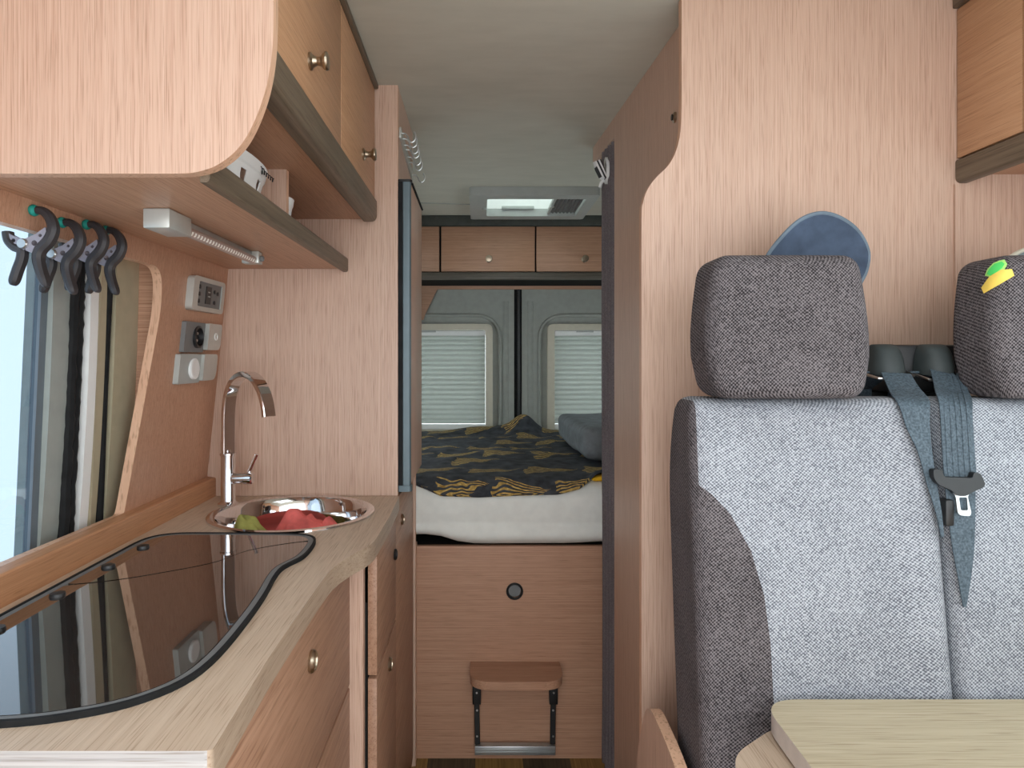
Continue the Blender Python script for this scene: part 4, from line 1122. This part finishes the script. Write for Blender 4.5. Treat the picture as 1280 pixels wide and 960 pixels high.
# sticker on the right headrest
dg = bpy.context.evaluated_depsgraph_get()
hb = bmesh.new(); hb.from_mesh(hr.data); hoff = world_off(hr)
bmesh.ops.translate(hb, verts=list(hb.verts), vec=hoff)
bvh = BVHTree.FromBMesh(hb)
def on_head(px, py, off):
    d = Vector(((px - 600) / 850, 1.0, (447 - py) / 850)).normalized()
    h = bvh.ray_cast(Vector((0, 0, 1.25)), d)
    if h[0] is None: h = bvh.find_nearest(Vector((0, 0, 1.25)) + d * 1.28)
    return h[0] + h[1] * off
def patch(poly, off):
    tb = B(); pl = [Vector((p[0], p[1])) for p in poly]
    c = sum(pl, Vector((0, 0))) / len(pl)
    dense = []
    for i in range(len(pl)):
        a, b = pl[i], pl[(i + 1) % len(pl)]
        dense += [a.lerp(b, q / 4) for q in range(4)]
    rings = [[tb.verts.new(on_head(*(c + (p - c) * s), off)) for p in dense] for s in (1, 0.66, 0.33)]
    cv = tb.verts.new(on_head(c.x, c.y, off)); n = len(dense)
    for q in range(2):
        for i in range(n): tb.faces.new((rings[q][i], rings[q][(i + 1) % n], rings[q + 1][(i + 1) % n], rings[q + 1][i]))
    for i in range(n): tb.faces.new((rings[2][i], rings[2][(i + 1) % n], cv))
    bmesh.ops.recalc_face_normals(tb, faces=list(tb.faces))
    bmesh.ops.solidify(tb, geom=list(tb.faces), thickness=0.0008)
    return tb
p0 = on_head(1248, 346, 0.0)
t = thing('sticker', 'green and yellow paper sticker on the right headrest', 'sticker', tuple(p0))
leaf = [(1233, 345), (1236, 337), (1243, 330), (1250, 327), (1256, 326), (1259, 331), (1256, 337), (1248, 343), (1240, 347)]
obj('leaf_border', patch(leaf, 0.0018), 'st_lime', t)
obj('leaf', patch([(1236, 343), (1239, 337), (1245, 331), (1253, 328.5), (1256, 331), (1253, 336), (1246, 341), (1240, 345)], 0.0028), 'st_green', t)
obj('banner', patch([(1229, 360), (1239, 346), (1252, 338), (1264, 337), (1267, 345), (1250, 356), (1232, 367)], 0.0024), 'st_yel', t)
hb.free()

# ------------------------------------------------------------------ table
t = thing('table', 'pale laminate dinette table in front of the bench seats', 'table', (0.74, 0.72, 0.0))
tp_ = fillet([(0.385, 0.48), (1.07, 0.48), (1.07, 0.975), (0.402, 0.975)], [0.05, 0.02, 0.02, 0.055], 10)
bm = B(); plate(bm, tp_, [], XY, 0.732, 0.760, 1); obj('top', bm, ['table', 'table_edge'], t)
lf = fillet([(0.33, 0.45), (0.80, 0.52), (0.80, 0.90), (0.418, 0.962), (0.322, 0.885)], [0.03, 0.03, 0.03, 0.03, 0.045], 8)
bm = B(); plate(bm, lf, [], XY, 0.700, 0.728, 1); obj('swivel_leaf', bm, ['lam', 'table_edge'], t)
bm = B(); lathe(bm, [(0.0001, 0.0005), (0.10, 0.0005), (0.10, 0.012), (0.03, 0.02), (0.03, 0.69), (0.07, 0.70), (0.0001, 0.70)], (0.70, 0.40 + 0.05 + 0.03, 0), 'Z', 28)
bmesh.ops.translate(bm, verts=list(bm.verts), vec=(0.0, 0.0, 0.0)); obj('pedestal', bm, 'steel', t)
bm = B(); lathe(bm, [(0.03, 0.728), (0.03, 0.732)], (0.66, 0.72, 0), 'Z', 20); obj('swivel_bearing', bm, 'steel', t)

# ------------------------------------------------------------------ overhead locker, right
t = thing('overhead_cabinet', 'wooden overhead locker with dark rail above the right bench seat', 'cabinet', (1.0, 1.0, 1.585))
bm = B(); box(bm, (0.930, 0.62, 1.600), (1.089, 1.2985, 1.925)); obj('carcass', bm, 'wood_y', t)
for (a, b) in ((1.142, 1.298), (0.622, 1.139)):
    bm = B(); box(bm, (0.910, a, 1.630), (0.9295, b, 1.914), 0.0015); obj('door', bm, 'wood_door', t)
bm = B(); plate(bm, fillet(rect(0.908, 0.932, 1.583, 1.627), [0.016, 0.004, 0, 0.005]), [], XZ, 0.62, 1.2985); obj('lower_rail', bm, 'wood_dark', t, label='dark rounded lower rail')
bm = B(); box(bm, (0.902, 0.62, 1.9155), (0.9295, 1.2985, 1.9395), 0.002); obj('crown_trim', bm, 'wood_dark', t, label='dark trim at the ceiling')
bm = B(); lathe(bm, [(0.0001, 0), (0.03, 0), (0.03, -0.004), (0.024, -0.005), (0.0001, -0.004)], (1.01, 1.18, 1.5998), 'Z', 28); obj('spotlight', bm, 'nickel', t)

# ------------------------------------------------------------------ light, camera
sc = bpy.context.scene
w = bpy.data.worlds.new('overcast_daylight'); sc.world = w; w.use_nodes = True
bg = w.node_tree.nodes['Background']
bg.inputs['Color'].default_value = (0.93, 0.965, 1.0, 1); bg.inputs['Strength'].default_value = 1.0

cam = bpy.data.cameras.new('camera'); co = bpy.data.objects.new('camera', cam); C.objects.link(co)
co.location = (0, 0, 1.25); co.rotation_euler = (PI / 2, 0, 0)
cam.sensor_width = 36; cam.lens = 36 * 850 / 1280
cam.shift_x = 40 / 1280; cam.shift_y = -33 / 1280
cam.clip_start = 0.02
sc.camera = co
vs = sc.view_settings
vs.view_transform = 'Standard'; vs.look = 'None'; vs.gamma = 1.0; vs.use_curve_mapping = False
vs.exposure = 2.0
sc.cycles.use_denoising = True
sc.cycles.max_bounces = 10; sc.cycles.diffuse_bounces = 6; sc.cycles.transparent_max_bounces = 12
